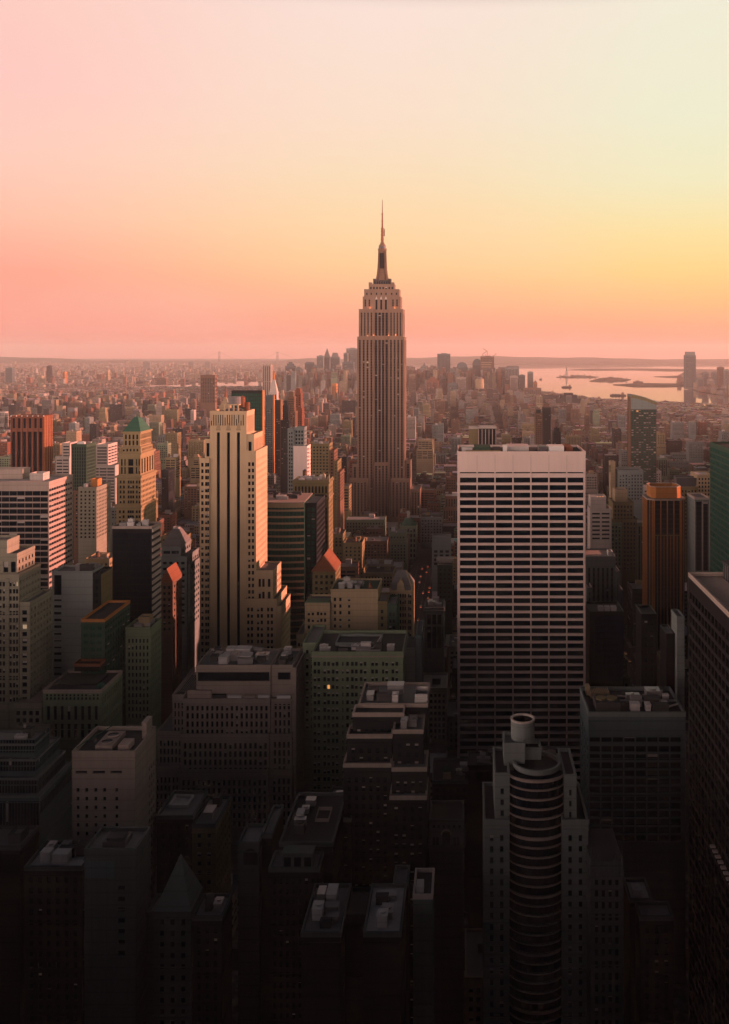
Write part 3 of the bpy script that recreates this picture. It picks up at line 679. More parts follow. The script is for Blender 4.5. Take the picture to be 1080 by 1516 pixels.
def arched_top_block():
    b = Bld('loft_building', 'olive brick building with arcaded top storey and glowing orange edge beside the curved green block', 'office building', 725, 'the olive arcaded block')
    X, Z, Y = b.X, b.Z, b.Y
    b.tier(434, 487, 713, 24, 'olive', N=[(X(434), X(487), 0, Z(740), dict(p=2.7, w=.5, pz=3.7, h=.6, mt=4.6, zb=Z(830), strip='spandark', d=.5)), (X(434), X(487), Z(740), Z(713), dict(p=2.55, w=.52, zs=[(Z(736.5), Z(732)), (Z(730), Z(720))], d=.7))], W=W_(3.2, .3, 3.7, .55, zb=Z(830), mt=4))
    b.ledge(X(434), X(487), Y, Y+24, Z(738.5), .9, .5, 'cream'); b.ledge(X(434), X(487), Y, Y+24, Z(716), 1.2, .7, 'olive')
    b.clutter(X(436), X(484), Y+3, Y+22, Z(713), 4, 2)
    t = b.single('roof_statuary', M['cream']); t.cyl(X(478), Y+6, Z(713), Z(706), 1.4, 1.0, 8); t.cyl(X(478), Y+6, Z(706), Z(699), 1.1, 0, 8); t.frus(X(481), X(486.5), Y+4, Y+7, Z(713), X(486), X(486.6), Y+5, Y+6, Z(703))
arched_top_block()

def blank_white_tower():
    b = Bld('residential_tower', 'slim grey tower with a big blank pinkish wall and saw-tooth lit edge', 'apartment building', 900, 'the blank-walled slim tower')
    X, Z, Y = b.X, b.Z, b.Y
    b.tier(425.5, 434.6, 636, 20, 'grey', N=W_(2.6, .6, 3.6, .55, zb=Z(745)), dy=2); b.tier(434.6, 455, 662, 20, 'pinkwhite', W=W_(4, .5, 3.6, .5, zb=Z(745))); b.tier(434.7, 450, 634, 14, 'grey', N=W_(2.6, .6, 3.6, .55), dy=3.5, W=W_(3, .5, 3.6, .5))
    for i in range(16): b.P('balcony', 'offwhite').box(X(455)+.13, X(455)+1.3, Y+1, Y+6, Z(664)-i*3.6-1, Z(664)-i*3.6)
blank_white_tower()

def brown_stepped():
    b = Bld('stepped_brick_building', 'olive brown brick building stepping down toward the needle-mast tower with lit edges', 'building', 1080, 'the stepped brown block')
    X, Z, Y = b.X, b.Z, b.Y
    sp = lambda: W_(3.6, .5, 3.6, .5, zb=Z(745))
    b.tier(457, 488, 658, 26, 'olive', N=sp(), W=sp()); b.tier(488, 495, 668, 30, 'brown', N=sp(), W=sp()); b.tier(495, 500, 684, 34, 'olive', N=sp(), W=sp()); b.tier(500, 504, 700, 36, 'brown', N=sp(), W=sp())
    b.clutter(X(459), X(486), Y+2, Y+24, Z(658), 3, 2)
    for j, (x0, x1, yt, YY, m, lab, sh) in enumerate(((426, 436, 588, 1500, 'brown', 'reddish brown tower with lit edge, taller left one of the pair above the blank-walled tower', 'the reddish pair'), (437, 446, 583, 1560, 'redbrown', 'narrow sunlit orange tower, right one of the pair above the blank-walled tower', 'the orange sliver'), (419, 427, 601, 1420, 'dark', 'narrow dark tower with orange crown just right of the pale campanile', 'the dark sliver'))):
        b = Bld('brick_tower', lab, 'apartment building', YY, sh); X, Z, Y = b.X, b.Z, b.Y
        b.tier(x0, x1, yt, 16, m, N=W_(3.4, .5, 3.6, .5, zb=Z(680)), W=W_(3.4, .4, 3.6, .5, zb=Z(680))); b.tier(x0+1, x1-2, yt-7, 9, m, yb=yt, dy=4, part='penthouse', reg=False)
        b.tier(x0-3, x1+2, yt+22, 22, m, N=W_(3.4, .5, 3.6, .5, zb=Z(690)), W=W_(3.4, .4, 3.6, .5), dy=-3)
brown_stepped()

def orange_gable():
    b = Bld('gabled_brick_building', 'brick building with a steep glowing orange gable roof below the olive arcaded block', 'building', 590, 'the orange-gabled brick block')
    X, Z, Y = b.X, b.Z, b.Y
    b.tier(463, 497, 846, 24, 'olive', N=W_(2.9, .5, 3.7, .5, zb=Z(905)), W=W_(3.4, .45, 3.7, .55, zb=Z(905)), par=False)
    b.single('pitched_roof', M['redtile']).gable(X(463)-.4, X(497)+.4, Y-.4, Y+24.4, Z(846), Z(822), axis='y')
    b.P('gable_trim', 'redtile').beam((X(480), Y-.5, Z(822)), (X(497)+.5, Y-.5, Z(846)), .7); b.P('gable_trim', 'redtile').beam((X(480), Y-.5, Z(822)), (X(463)-.5, Y-.5, Z(846)), .7)
orange_gable()

def cream_stepped():
    b = Bld('stepped_stone_building', 'cream brick building of stepped blocks with one broad blank wall, left of the avenue canyon', 'office building', 545, 'the cream stepped block', blind=.3)
    X, Z, Y = b.X, b.Z, b.Y; s = lambda xs, zb=960: dict(xs=[(X(a), X(a+3.4)) for a in xs], pz=3.85, h=.52, mt=3, zb=Z(zb), d=.5)
    b.tier(490, 560, 875, 26, 'tan', N=s([494.5, 502.5, 515.5]), W=W_(4, .4, 3.85, .5, zb=Z(960)), roof='green')
    b.tier(453, 489.9, 896, 20, 'tan', N=s([457, 463, 470.5, 475.5, 481]), dy=-3, W=W_(4, .4, 3.85, .5, zb=Z(960)))
    b.tier(560, 574, 893, 20, 'olive', N=s([564.5]), dy=-1, W=None); b.tier(574.1, 588, 897, 20, 'green', N=s([577, 582]), dy=-2)
    b.tier(442, 453, 942, 30, 'tan', N=s([444, 449]), dy=-6)
    b.P('roof_fence', 'greengrey').box(X(454), X(489), Y-2, Y+6, Z(896)+1.2, Z(890)); tr = b.single('roof_turret', M['redtile']); tr.frus(X(544), X(549.5), Y+6, Y+9, Z(875), X(545), X(546), Y+7, Y+8, Z(866)); 
    b.clutter(X(494), X(540), Y+3, Y+22, Z(875), 4, 1); p = b.single('roof_pipework', M['metal'])
    for i in range(7): p.box(X(497+i*6), X(497+i*6)+.3, Y-8, Y-7.6, Z(960), Z(938))
    p.box(X(495), X(540), Y-8.1, Y-7.5, Z(938), Z(937))
cream_stepped()

def gothic_gable():
    b = Bld('gothic_revival_building', 'slim gothic building with pinnacled dormers under a steep grey roof beside the avenue canyon', 'office building', 570, 'the gothic gable block', blind=.1)
    X, Z, Y = b.X, b.Z, b.Y
    b.tier(577, 611, 874, 24, 'cream', N=dict(xs=[(X(a), X(a+2.2)) for a in (580, 583, 589, 592.2, 596, 599.2, 604.5, 607)], pz=3.9, h=.6, mt=1.4, zb=Z(945), d=.5), W=W_(3, .4, 3.9, .55, zb=Z(945)), par=False)
    b.single('hip_roof', M['slate']).frus(X(576.5), X(611.5), Y-.2, Y+24.2, Z(874), X(586), X(600), Y+11, Y+13, Z(851))
    d = b.single('dormer', M['cream']); d.box(X(589), X(598), Y-.6, Y+5, Z(874), Z(866)); d.gable(X(588.5), X(598.5), Y-.7, Y+5, Z(866), Z(857)); 
    for x in (589, 598, 578, 610): b.single('finial', M['cream']).frus(X(x)-.6, X(x)+.6, Y-.8, Y+.4, Z(874), X(x)-.05, X(x)+.05, Y-.3, Y-.2, Z(862))
    m = b.P('ridge_cap', 'cream'); m.beam((X(600), Y+11, Z(851)), (X(611), Y, Z(874)), .6)
gothic_gable()

def broad_green_block():
    b = Bld('loft_building', 'broad grey-green loft building with paired windows and white blinds, left of the dark terraced tower', 'office building', 440, 'the broad grey-green block', blind=.5, lit=.001)
    X, Z, Y = b.X, b.Z, b.Y
    bays = [464.5, 479, 491.5, 507, 520, 533, 550, 565, 580]
    xs = []
    for a in bays:
        for k in range(2): xs.append((X(a+k*5.8), X(a+k*5.8)+1.25))
    zw = [(Z(980+i*11.4+6.2), Z(980+i*11.4)) for i in range(17)][::-1]
    b.tier(462, 597, 970, 34, 'greengrey', N=dict(xs=xs, zs=zw, d=.5), W=W_(4, .4, 3.6, .5, zb=Z(1170)), par=1.6, roof='roofdark')
    b.ledge(X(462), X(597), Y, Y+34, Z(972.5), .5, .5, 'beige'); b.ledge(X(462), X(597), Y, Y+34, Z(1046), .5, .35, 'greengrey')
    for x in (476, 510, 548, 565, 596): b.P('pilaster', 'greengrey').box(X(x)-.35, X(x)+.35, Y-.3, Y-.01, 0, Z(975))
    z = Z(970); b.tier(492, 560, 955, 14, 'roofdark', yb=970, dy=12, part='penthouse', reg=False, roof='roofdark', parmat='grey'); pp = b.single('roof_pipework', M['metal'])
    pp.beam((X(500), Y+6, z+2.5), (X(552), Y+4, z+2.2), .5); pp.beam((X(552), Y+4, z+2.2), (X(560), Y+16, z+4), .5); pp.beam((X(532), Y+2, z+1.6), (X(563), Y+2, z+1.6), .6)
    b.clutter(X(465), X(595), Y+3, Y+11, z, 8); b.tier(441, 461.9, 955, 30, 'greengrey', N=W_(3, .5, 3.6, .5, zb=Z(1100)), dy=14)
    b.tier(597.2, 611, 962, 18, 'grey', dy=22); b.tier(611.2, 620, 944, 26, 'bluegrey', dy=26, N=None)
broad_green_block()

def dark_terraced():
    b = Bld('terraced_brick_tower', 'dark brick tower with pale coped roof terraces, at centre below the broad grey-green block', 'apartment building', 335, 'the dark terraced tower', blind=.45)
    X, Z, Y = b.X, b.Z, b.Y; mt = 'dark'
    s = lambda zt, zb=1200: dict(p=2.6, w=.42, pz=3.1, h=.48, mt=zt, zb=Z(zb), d=.35)
    top = dict(parmat='beige')
    b.tier(527, 632, 1046, 22, mt, N=s(4), W=s(4), dy=9, roof='roof', **top); b.tier(522, 598, 1060, 8, mt, N=s(4), dy=.8, W=None, roof='roofdark', **top); b.tier(516, 582, 1092, 8, mt, N=s(3), dy=-4, roof='roofdark', **top)
    b.tier(584, 628, 1085, 14, mt, N=s(3), W=s(3), dy=-6, roof='roof', **top); b.tier(584, 634, 1141, 14, mt, N=s(3), W=s(3), dy=-11, roof='roof', **top); b.tier(582.5, 634.5, 1183, 14, mt, N=s(2, 1300), W=s(2, 1300), dy=-15, roof='roof', **top); b.tier(513, 582, 1135, 9, mt, N=s(3, 1300), dy=-8, roof='roofdark', **top)
    b.tier(612, 631, 1040, 8, 'rooflight', yb=1046, dy=12, part='penthouse', reg=False, roof='rooflight'); b.clutter(X(590), X(626), Y-5, Y+5, Z(1085, -6), 3); b.clutter(X(530), X(600), Y+11, Y+28, Z(1046, 9), 5, 1)
dark_terraced()

def louvre_box_roof():
    b = Bld('office_block', 'square block with white fins and black louvres rising behind the white gridded slab', 'office building', 1250, 'the white-finned block')
    X, Z, Y = b.X, b.Z, b.Y
    b.tier(709, 735.5, 634, 24, 'black', N=dict(xs=[(X(711)+i*5.6, X(711)+i*5.6+4.2) for i in range(4)], zs=[(Z(700), Z(638))], d=.8), parmat='offwhite', roof='rooflight', par=2)
    for i in range(6): b.P('fin', 'offwhite').box(X(709)+i*4.6-.4, X(709)+i*4.6+.4, Y-.9, Y-.01, 0, Z(635.5))
    b.tier(694.5, 708.8, 634.5, 22, 'olive', dy=3, parmat='offwhite', roof='rooflight', par=2)
    for (x0, x1, yt, YY, m, lab, sh, cw) in ((793, 803.5, 613, 1500, 'brown', 'brown tower with dark glass corner behind the white gridded slab, left of two', 'the left brown tower', 'dark'), (804.5, 816, 604, 1600, 'dark', 'dark tower with brown sides behind the white gridded slab, taller of two', 'the right dark tower', 'brown'), (820, 831, 640, 1350, 'dark', 'short dark chimney-like tower just above the right end of the white gridded slab', 'the short dark tower', 'dark')):
        b = Bld('residential_tower', lab, 'apartment building', YY, sh); X, Z, Y = b.X, b.Z, b.Y
        b.tier(x0, x1, yt, 18, m, N=W_(3.2, .6, 3.3, .6, zb=Z(670)), E=W_(3.2, .5, 3.3, .6, zb=Z(670))); b.tier(x0+2, x1-2, yt-5, 9, cw, yb=yt, dy=4, part='penthouse', reg=False)
louvre_box_roof()

def slanted_tower():
    b = Bld('glass_residential_tower', 'green glass tower with a sloping curved roofline in front of the harbour', 'skyscraper', 1180, 'the slant-roofed glass tower', glass='greenglass', blind=.3, lit=.0008)
    X, Z, Y = b.X, b.Z, b.Y
    yt = 606; b.tier(934.5, 972.5, yt, 26, 'spandrel', N=dict(p=3.0, w=.8, pz=3.05, h=.62, mt=.6, zb=Z(735), d=.3, mx=.6), E=None, par=False, roof='roofdark')
    b.P('end_wall', 'brown').box(X(932), X(934.5)-.01, Y-.4, Y+7, 0, Z(587))
    c = b.single('sloped_crown', [M['grey'], M['roofdark']]); n = 8; P = []
    for i in range(n+1):
        t = i/n; P.append((X(934.5)+(X(972.5)-X(934.5))*t, Z(584+11*t**1.7)))
    for (x, z), (u, w) in zip(P, P[1:]):
        c.poly([(x, Y-.2, Z(yt)), (u, Y-.2, Z(yt)), (u, Y-.2, w), (x, Y-.2, z)], 0); c.poly([(x, Y-.2, z), (u, Y-.2, w), (u, Y+26, w), (x, Y+26, z)], 1)
        c.poly([(x, Y+26, Z(yt)), (u, Y+26, Z(yt)), (u, Y+26, w), (x, Y+26, z)], 0)
        b.P('crown_louvre', 'olive').poly([(x+.4, Y-.3, z-4.5), (u, Y-.3, w-4.5), (u, Y-.3, w-.8), (x+.4, Y-.3, z-.8)])
    c.poly([(P[-1][0], Y-.2, Z(yt)), (P[-1][0], Y+26, Z(yt)), (P[-1][0], Y+26, P[-1][1]), (P[-1][0], Y-.2, P[-1][1])], 0); c.poly([(P[0][0], Y-.2, Z(yt)), (P[0][0], Y+26, Z(yt)), (P[0][0], Y+26, P[0][1]), (P[0][0], Y-.2, P[0][1])], 0)
    b.clutter(X(938), X(970), Y+3, Y+20, Z(606), 0)
slanted_tower()

def rust_pier_tower():
    b = Bld('office_tower', 'black tower with rust orange piers and octagonal cap, right of the white gridded slab', 'office building', 720, 'the orange-pier tower')
    X, Z, Y = b.X, b.Z, b.Y; c = 4.2
    x0, x1, y0, y1 = X(961), X(1016), Y, Y+27; z1 = Z(741)
    oc = lambda o, c: [(x0+c-o*.4, y0-o), (x1-c+o*.4, y0-o), (x1+o, y0+c-o*.4), (x1+o, y1-c), (x1-c, y1+o), (x0+c, y1+o), (x0-o, y1-c), (x0-o, y0+c-o*.4)]
    b.single('curtain_wall', M['glass']).extr(oc(0, c), 0, z1); b.rects.append((x0, x1, y0, y1, 0, z1)); TIERS.append(b.rects[-1])
    t = b.P('cornice', 'beige'); t.extr(oc(.7, c), z1, z1+1.2)
    cap = oc(-2.6, c+1); cp = b.single('octagonal_cap', [M['orange'], M['roofdark']]); z2 = Z(722)
    ci = oc(-3.6, c+1.3)
    for i in range(8):
        p, q, r, s_ = cap[i], cap[(i+1) % 8], ci[(i+1) % 8], ci[i]
        cp.poly([(*p, z1+1.2), (*q, z1+1.2), (*q, z2), (*p, z2)]); cp.poly([(*p, z2), (*q, z2), (*r, z2), (*s_, z2)]); cp.poly([(*r, z1+4), (*s_, z1+4), (*s_, z2), (*r, z2)])
    cp.poly([(*p, z1+4) for p in ci], 1); rm = b.P('cap_rim', 'offwhite')
    for i in range(8): rm.beam((*cap[i], z2+.25), (*cap[(i+1) % 8], z2+.25), .45)
    pm = b.P('pier', 'orange'); W = x1-x0-2*c
    for i in range(5): 
        x = x0+c+W*i/4; w = .5 if i in (0, 4) else .36; pm.box(x-w, x+w, y0-.8, y0-.01, 0, z1-.01)
    for i in range(4):
        x = x0+c+W*(i+.5)/4; pm.box(x-.2, x+.2, y0-.6, y0-.01, 0, Z(792))
    for t_ in (.3, .7): pm.box(x0+c*t_-.3, x0+c*t_+.3, y0+c*(1-t_)-.9, y0+c*(1-t_)-.02, 0, z1-.01); pm.box(x1-c*t_-.3, x1-c*t_+.3, y0+c*(1-t_)-.9, y0+c*(1-t_)-.02, 0, z1-.01)
    for y in (6, 11, 16, 21): pm.box(x0-.7, x0-.01, y0+y-.5, y0+y+.5, 0, z1-.01)
    sp = b.P('spandrel', 'spandark'); z = z1-3
    while z > Z(900): sp.box(x0+c+.8, x1-c-.8, y0-.14, y0-.015, z-.5, z+.5); z -= 3.7
    b.P('belt', 'olive').box(x0+c, x1-c, y0-.95, y0-.805, Z(793), Z(791.5))
rust_pier_tower()

def teal_glass_wall():
    b = Bld('glass_office_building', 'teal glass tower cut off by the right edge', 'office building', 560, 'the teal glass tower', glass='tealglass', blind=0)
    x0 = PX(1052, 614); Y0 = 552; z1 = 190.0
    b.tier(0, 0, 0, 0, 'green', world=(x0, x0+60, Y0, 614, 0, z1), E=dict(p=3.1, w=.78, pz=3.9, h=.7, mt=1.5, zb=60, d=.12, mx=.3), N=dict(p=3.1, w=.9, pz=3.9, h=.86, mt=1.5, zb=60, d=.12), roof='roofdark')
teal_glass_wall()

def lattice_block():
    b = Bld('office_block', 'dark block with deep lattice windows and a pinkish roof terrace, lower right edge', 'office building', 300, 'the dark lattice block', blind=0)
    x0 = 79.5; Y0, Y1, z1 = 215, 336, 170.0
    b.tier(0, 0, 0, 0, 'black', world=(x0, x0+60, Y0, Y1, 0, z1), E=dict(p=4.2, w=.74, pz=4.1, h=.66, mt=4.5, zb=20, d=1.3, mx=1), N=dict(p=4.2, w=.74, pz=4.1, h=.66, mt=4.5, zb=40, d=1.0), roof='roofpink', parmat='beige', par=1.3)
    p = b.single('penthouse', [M['metaldark'], M['roofdark']]); p.box(x0+11.5, x0+30, 322, 333, z1+.01, z1+5.5, 0); p.box(x0+11, x0+30.5, 321.6, 333.4, z1+5.5, z1+6.1, 1)
    for i in range(4): p.box(x0+11.3, x0+11.48, 323+i*2.6, 323.4+i*2.6, z1+.01, z1+5.5, 1)
    b.clutter(x0+10, x0+50, Y0+20, Y1-20, z1, 5)
    c = b.P('awning_ledge', 'offwhite')
    for i in range(26): c.box(x0-1.6, x0-.02, 222+i*3.1, 223.3+i*3.1, 92, 92.5)
lattice_block()

def flat_band_block():
    b = Bld('office_block', 'low flat-topped office block with blank blue-grey top band and pipes on its roof', 'office building', 372, 'the blank-banded block')
    X, Z, Y = b.X, b.Z, b.Y
    b.tier(872, 1015.5, 1060, 28, 'bluegrey', N=dict(xs=[(X(874)+i*4.55, X(874)+i*4.55+4.0) for i in range(8)], zs=[(Z(1105+i*12+8.5), Z(1105+i*12)) for i in range(12)][::-1]+[(Z(1099), Z(1092))], d=.6), E=W_(5, .6, 3.4, .5, zb=40, mt=9), par=1.6, roof='roofdark', parmat='grey')
    z = Z(1060); yy = Y
    p = b.single('roof_pipework', M['metal']); p.beam((X(925), yy+17, z+1.6), (X(990), yy+16, z+1.6), .6); p.beam((X(925), yy+11, z+2), (X(1012), yy+11, z+2), .7); p.beam((X(990), yy+16, z+1.6), (X(1000), yy+24, z+1.6), .6); p.beam((X(985), yy+4, z+1.4), (X(1012), yy+9, z+1.4), .6)
    f = b.single('cooling_tower', [M['roofdark'], M['olive']]); f.box(X(885), X(922), yy+4, yy+13, z+.01, z+3.6, 0); f.cyl(X(895), yy+8.5, z+3.6, z+4.3, 2.2, 2.2, 14, 1); f.cyl(X(911), yy+8.5, z+3.6, z+4.3, 2.2, 2.2, 14, 1)
    r = b.single('louvre_rack', M['cream'])
    for i in range(11): r.box(X(884)+i*.75, X(884)+i*.75+.35, yy+18, yy+24, z+.01, z+2.6)
    r.box(X(881)-.6, X(881)+.9, yy+22, yy+25, z+.01, z+4); b.clutter(X(930), X(1010), yy+2, yy+25, z, 6)
flat_band_block()

def drum_tower():
    b = Bld('postmodern_tower', 'grey tower with curved balcony bands, round roof deck and an open drum on top', 'apartment building', 300, 'the drum-topped tower', blind=.1)
    X, Z, Y = b.X, b.Z, b.Y; g = 'grey'
    s = lambda zt=2, zb=1330, p=4, w=.34: dict(p=p, w=w, pz=3.5, h=.55, mt=zt, zb=Z(zb), d=.5)
    b.tier(733, 755, 1150, 20, g, N=s(3), E=s(3), roof='roofdark'); b.tier(836, 854, 1152, 20, g, N=s(3), roof='roofdark', E=None)
    b.tier(717, 754, 1219, 26, g, N=s(3), E=s(3), dy=-2.5, roof='roofdark'); b.tier(832, 870, 1219, 26, g, N=s(3), dy=-2.5, roof='roofdark')
    b.tier(755, 836, 1160, 26, 'dark', dy=4, par=False, roof='roofdark')
    # curved bay: glass bow with pale slab edges
    x0, x1 = X(753), X(838); cxm = (x0+x1)/2; n = 16
    def bow(o, zz): return [(cxm+(x1-x0)/2*(1+o*.02)*math.sin(math.pi*(i/n-.5)), Y+4.5-(6.5+o)*math.cos(math.pi*(i/n-.5))) for i in range(n+1)]
    z1 = Z(1150); core = b.single('bow_window_wall', M['glass']); core.extr(bow(0, 0), 0, z1)
    fb = b.P('slab_edge', 'beige'); z = z1-.1; k = 0
    while z > 8:
        A, B = bow(.75, z), bow(-.02, z); h = .42 if k % 6 else .8
        for i in range(n):
            p, q, r, t = A[i], A[i+1], B[i+1], B[i]
            fb.poly([(*p, z-h), (*q, z-h), (*q, z), (*p, z)]); fb.poly([(*p, z), (*q, z), (*r, z), (*t, z)]); fb.poly([(*t, z-h), (*r, z-h), (*q, z-h), (*p, z-h)])
        z -= 3.05; k += 1
    mu = b.P('mullion', 'black')
    for p in bow(.12, 0)[1:-1]: mu.box(p[0]-.06, p[0]+.06, p[1]-.06, p[1]+.06, 0, z1-.5)
    # round roof deck
    rc = (PX(795, Y+7.5), Y+7.5); rd = b.single('round_roof_deck', [M['grey'], M['roofdark'], M['glass']]); r = 7.6
    rd.cyl(*rc, z1, Z(1146, 7.5), r*.98, r*.98, 32, 2, cap=False); rd.tube(*rc, Z(1146, 7.5), Z(1142, 7.5), r*1.02, r*.94, 32, 0); rd.cyl(*rc, Z(1142, 7.5), Z(1133, 7.5), r*.97, r*.97, 32, 2, cap=False); rd.tube(*rc, Z(1133, 7.5), Z(1126, 7.5), r*1.03, r*.93, 32, 0, 1); rd.cyl(*rc, Z(1133, 7.5), Z(1132, 7.5), r*.92, r*.92, 32, 1)
    b.tier(748, 780, 1105, 9, g, yb=1150, dy=8, part='lift_house', reg=False, roof='roof'); b.tier(780.2, 806, 1112, 6, g, yb=1150, dy=11, part='lift_house', reg=False, roof='roofdark')
    zt = Z(1064, 14); dr = 17.6/F*(Y+14); dx = PX(774.5, Y+14); dm = b.single('roof_drum', [M['grey'], M['black']]); dm.tube(dx, Y+14, Z(1106, 8), zt, dr, dr*.88, 32, 0, 1); dm.cyl(dx, Y+14, zt-6, zt-5.9, dr*.87, dr*.87, 32, 1); b.single('drum_rim', M['offwhite']).tube(dx, Y+14, zt-.3, zt+.25, dr+.15, dr*.86, 32)
    b.clutter(X(735), X(753), Y+2, Y+18, Z(1150), 3); b.clutter(X(838), X(852), Y+2, Y+18, Z(1152), 2)
drum_tower()

def gothic_crown_small():
    b = Bld('gothic_revival_building', 'narrow dark building with pinnacled gothic crown just right of the drum-topped tower', 'building', 288, 'the pinnacled dark building')
    X, Z, Y = b.X, b.Z, b.Y
    b.tier(875, 923, 1276, 20, 'shadegrey', N=dict(p=1.9, w=.5, pz=3.6, h=.62, mt=4.5, zb=Z(1430), d=.5), E=W_(3, .4, 3.6, .5, zb=Z(1430)), roof='roofdark', par=False)
    for i in range(8): x = X(876)+i*1.36; b.P('crown_tracery', 'shadegrey').frus(x-.28, x+.28, Y-.35, Y+.2, Z(1290), x-.05, x+.05, Y-.2, Y, Z(1272))
    for x, y in ((876, 1262), (886, 1270), (912, 1270), (922, 1262)): b.single('pinnacle', M['shadegrey']).frus(X(x)-.55, X(x)+.55, Y-.5, Y+.6, Z(1296), X(x)-.06, X(x)+.06, Y, Y+.1, Z(y-8))
    b.ledge(X(875), X(923), Y, Y+20, Z(1302), .5, .4, 'shadegrey'); b.tier(880, 921, 1262, 9, 'dark', yb=1276, dy=9, part='penthouse', reg=False, roof='roofdark', parmat='shadegrey')
gothic_crown_small()

def black_notch():
    b = Bld('house', 'low dark building with a pale crooked rooftop, bottom right below the pinnacled dark building', 'building', 292, 'the crooked-roof building')
    X, Z, Y = b.X, b.Z, b.Y
    b.tier(948, 998, 1362, 8, 'dark', N=W_(3, .4, 3.4, .5, zb=Z(1420)), roof='roof', parmat='shadegrey'); b.tier(940, 974, 1336, 12, 'dark', dy=8.2, roof='rooflight', parmat='shadegrey'); b.clutter(X(942), X(970), Y+9, Y+19, Z(1336, 8.2), 3)
black_notch()

def large_beige():
    b = Bld('stepped_office_building', 'massive beige stepped office building with dense narrow windows and dark louvred roof storey', 'office building', 430, 'the massive beige block')
    X, Z, Y = b.X, b.Z, b.Y; m = 'beige'
    cols = lambda a, c, n: [(X(a+(c-a)*(i+.27)/n), X(a+(c-a)*(i+.78)/n)) for i in range(n)]
    rows = lambda ys, h=8.6: [(Z(y+h), Z(y)) for y in ys][::-1]
    R1 = rows([1044+i*12.1 for i in range(4)]); R2 = rows([1098+i*12.1 for i in range(4)]); R3 = rows([1150+i*12.1 for i in range(6)])
    # mechanical storey
    b.tier(288, 399, 988, 24, m, N=dict(xs=[(X(290), X(397))], zs=[(Z(1012), Z(998))], d=.5), yb=1037, dy=3, roof='roof'); b.tier(399.2, 431, 988, 24, m, N=dict(xs=[(X(409), X(428))], zs=[(Z(1011), Z(997))], d=.5), yb=1037, dy=4, W=None, roof='roof')
    # main block and projecting bay
    b.tier(271, 400, 1038, 36, m, N=dict(xs=cols(274, 398, 17), zs=R1, d=.7), roof='roof'); b.tier(400, 431, 1038, 36, m, N=dict(xs=cols(404, 430, 4), zs=R1, d=.7), dy=1.5, W=None, roof='roof')
    b.tier(269, 400, 1090, 36, m, N=dict(xs=cols(272, 398, 17), zs=R2, d=.7), dy=-1.8, roof='roof'); b.tier(400, 432.5, 1090, 36, m, N=dict(xs=cols(404, 431, 4), zs=R2, d=.7), dy=-.3, roof='roof')
    b.tier(267, 400, 1143, 36, m, N=dict(xs=cols(271, 398, 17), zs=R3, d=.7), dy=-3.6, roof='roof'); b.tier(400, 434, 1143, 36, m, N=dict(xs=cols(404, 432, 4), zs=R3, d=.7), dy=-2.1, roof='roof', W=None)
    b.tier(253, 270.8, 1032, 30, m, N=dict(xs=cols(254, 270, 3), zs=R1, d=.7), dy=2.5, roof='roofdark'); b.tier(232, 268.5, 1086, 30, m, N=dict(xs=cols(234, 268, 6), zs=R2, d=.7), dy=1, roof='roof'); b.tier(228, 266.8, 1137, 30, m, N=dict(xs=cols(231, 266, 6), zs=R3, d=.7), dy=-.8, roof='roof')
    b.tier(431.2, 437.5, 992, 30, m, dy=2.2, N=None, W=W_(5, .3, 3.7, .5, zb=Z(1200)))
    z = Z(1038)
    for (x0, x1, mt, h) in ((276, 312, 'roofpink', 5), (313, 333, 'roofdark', 2.6), (336, 356, 'white', 2.2), (361, 377, 'roofpink', 2.2), (381, 398, 'white', 2.2), (409, 429, 'white', 2.2)):
        u = b.single('rooftop_unit', M[mt]); u.box(X(x0), X(x1), Y+1.55, Y+2.8, z+.02, z+h*.8); u.box(X(x0)-.1, X(x1)+.1, Y+1.5, Y+2.85, z+h*.8, z+h*.8+.2)
    r = b.single('skylight', M['metal'])
    for i in range(6): r.beam((X(255+i*3), Y+4, Z(1032)+1), (X(268+i*3), Y+20, Z(1010)), .35)
    b.clutter(X(292), X(396), Y+5, Y+26, Z(988, 3), 9); b.clutter(X(402), X(428), Y+6, Y+26, Z(988, 4), 3)
large_beige()

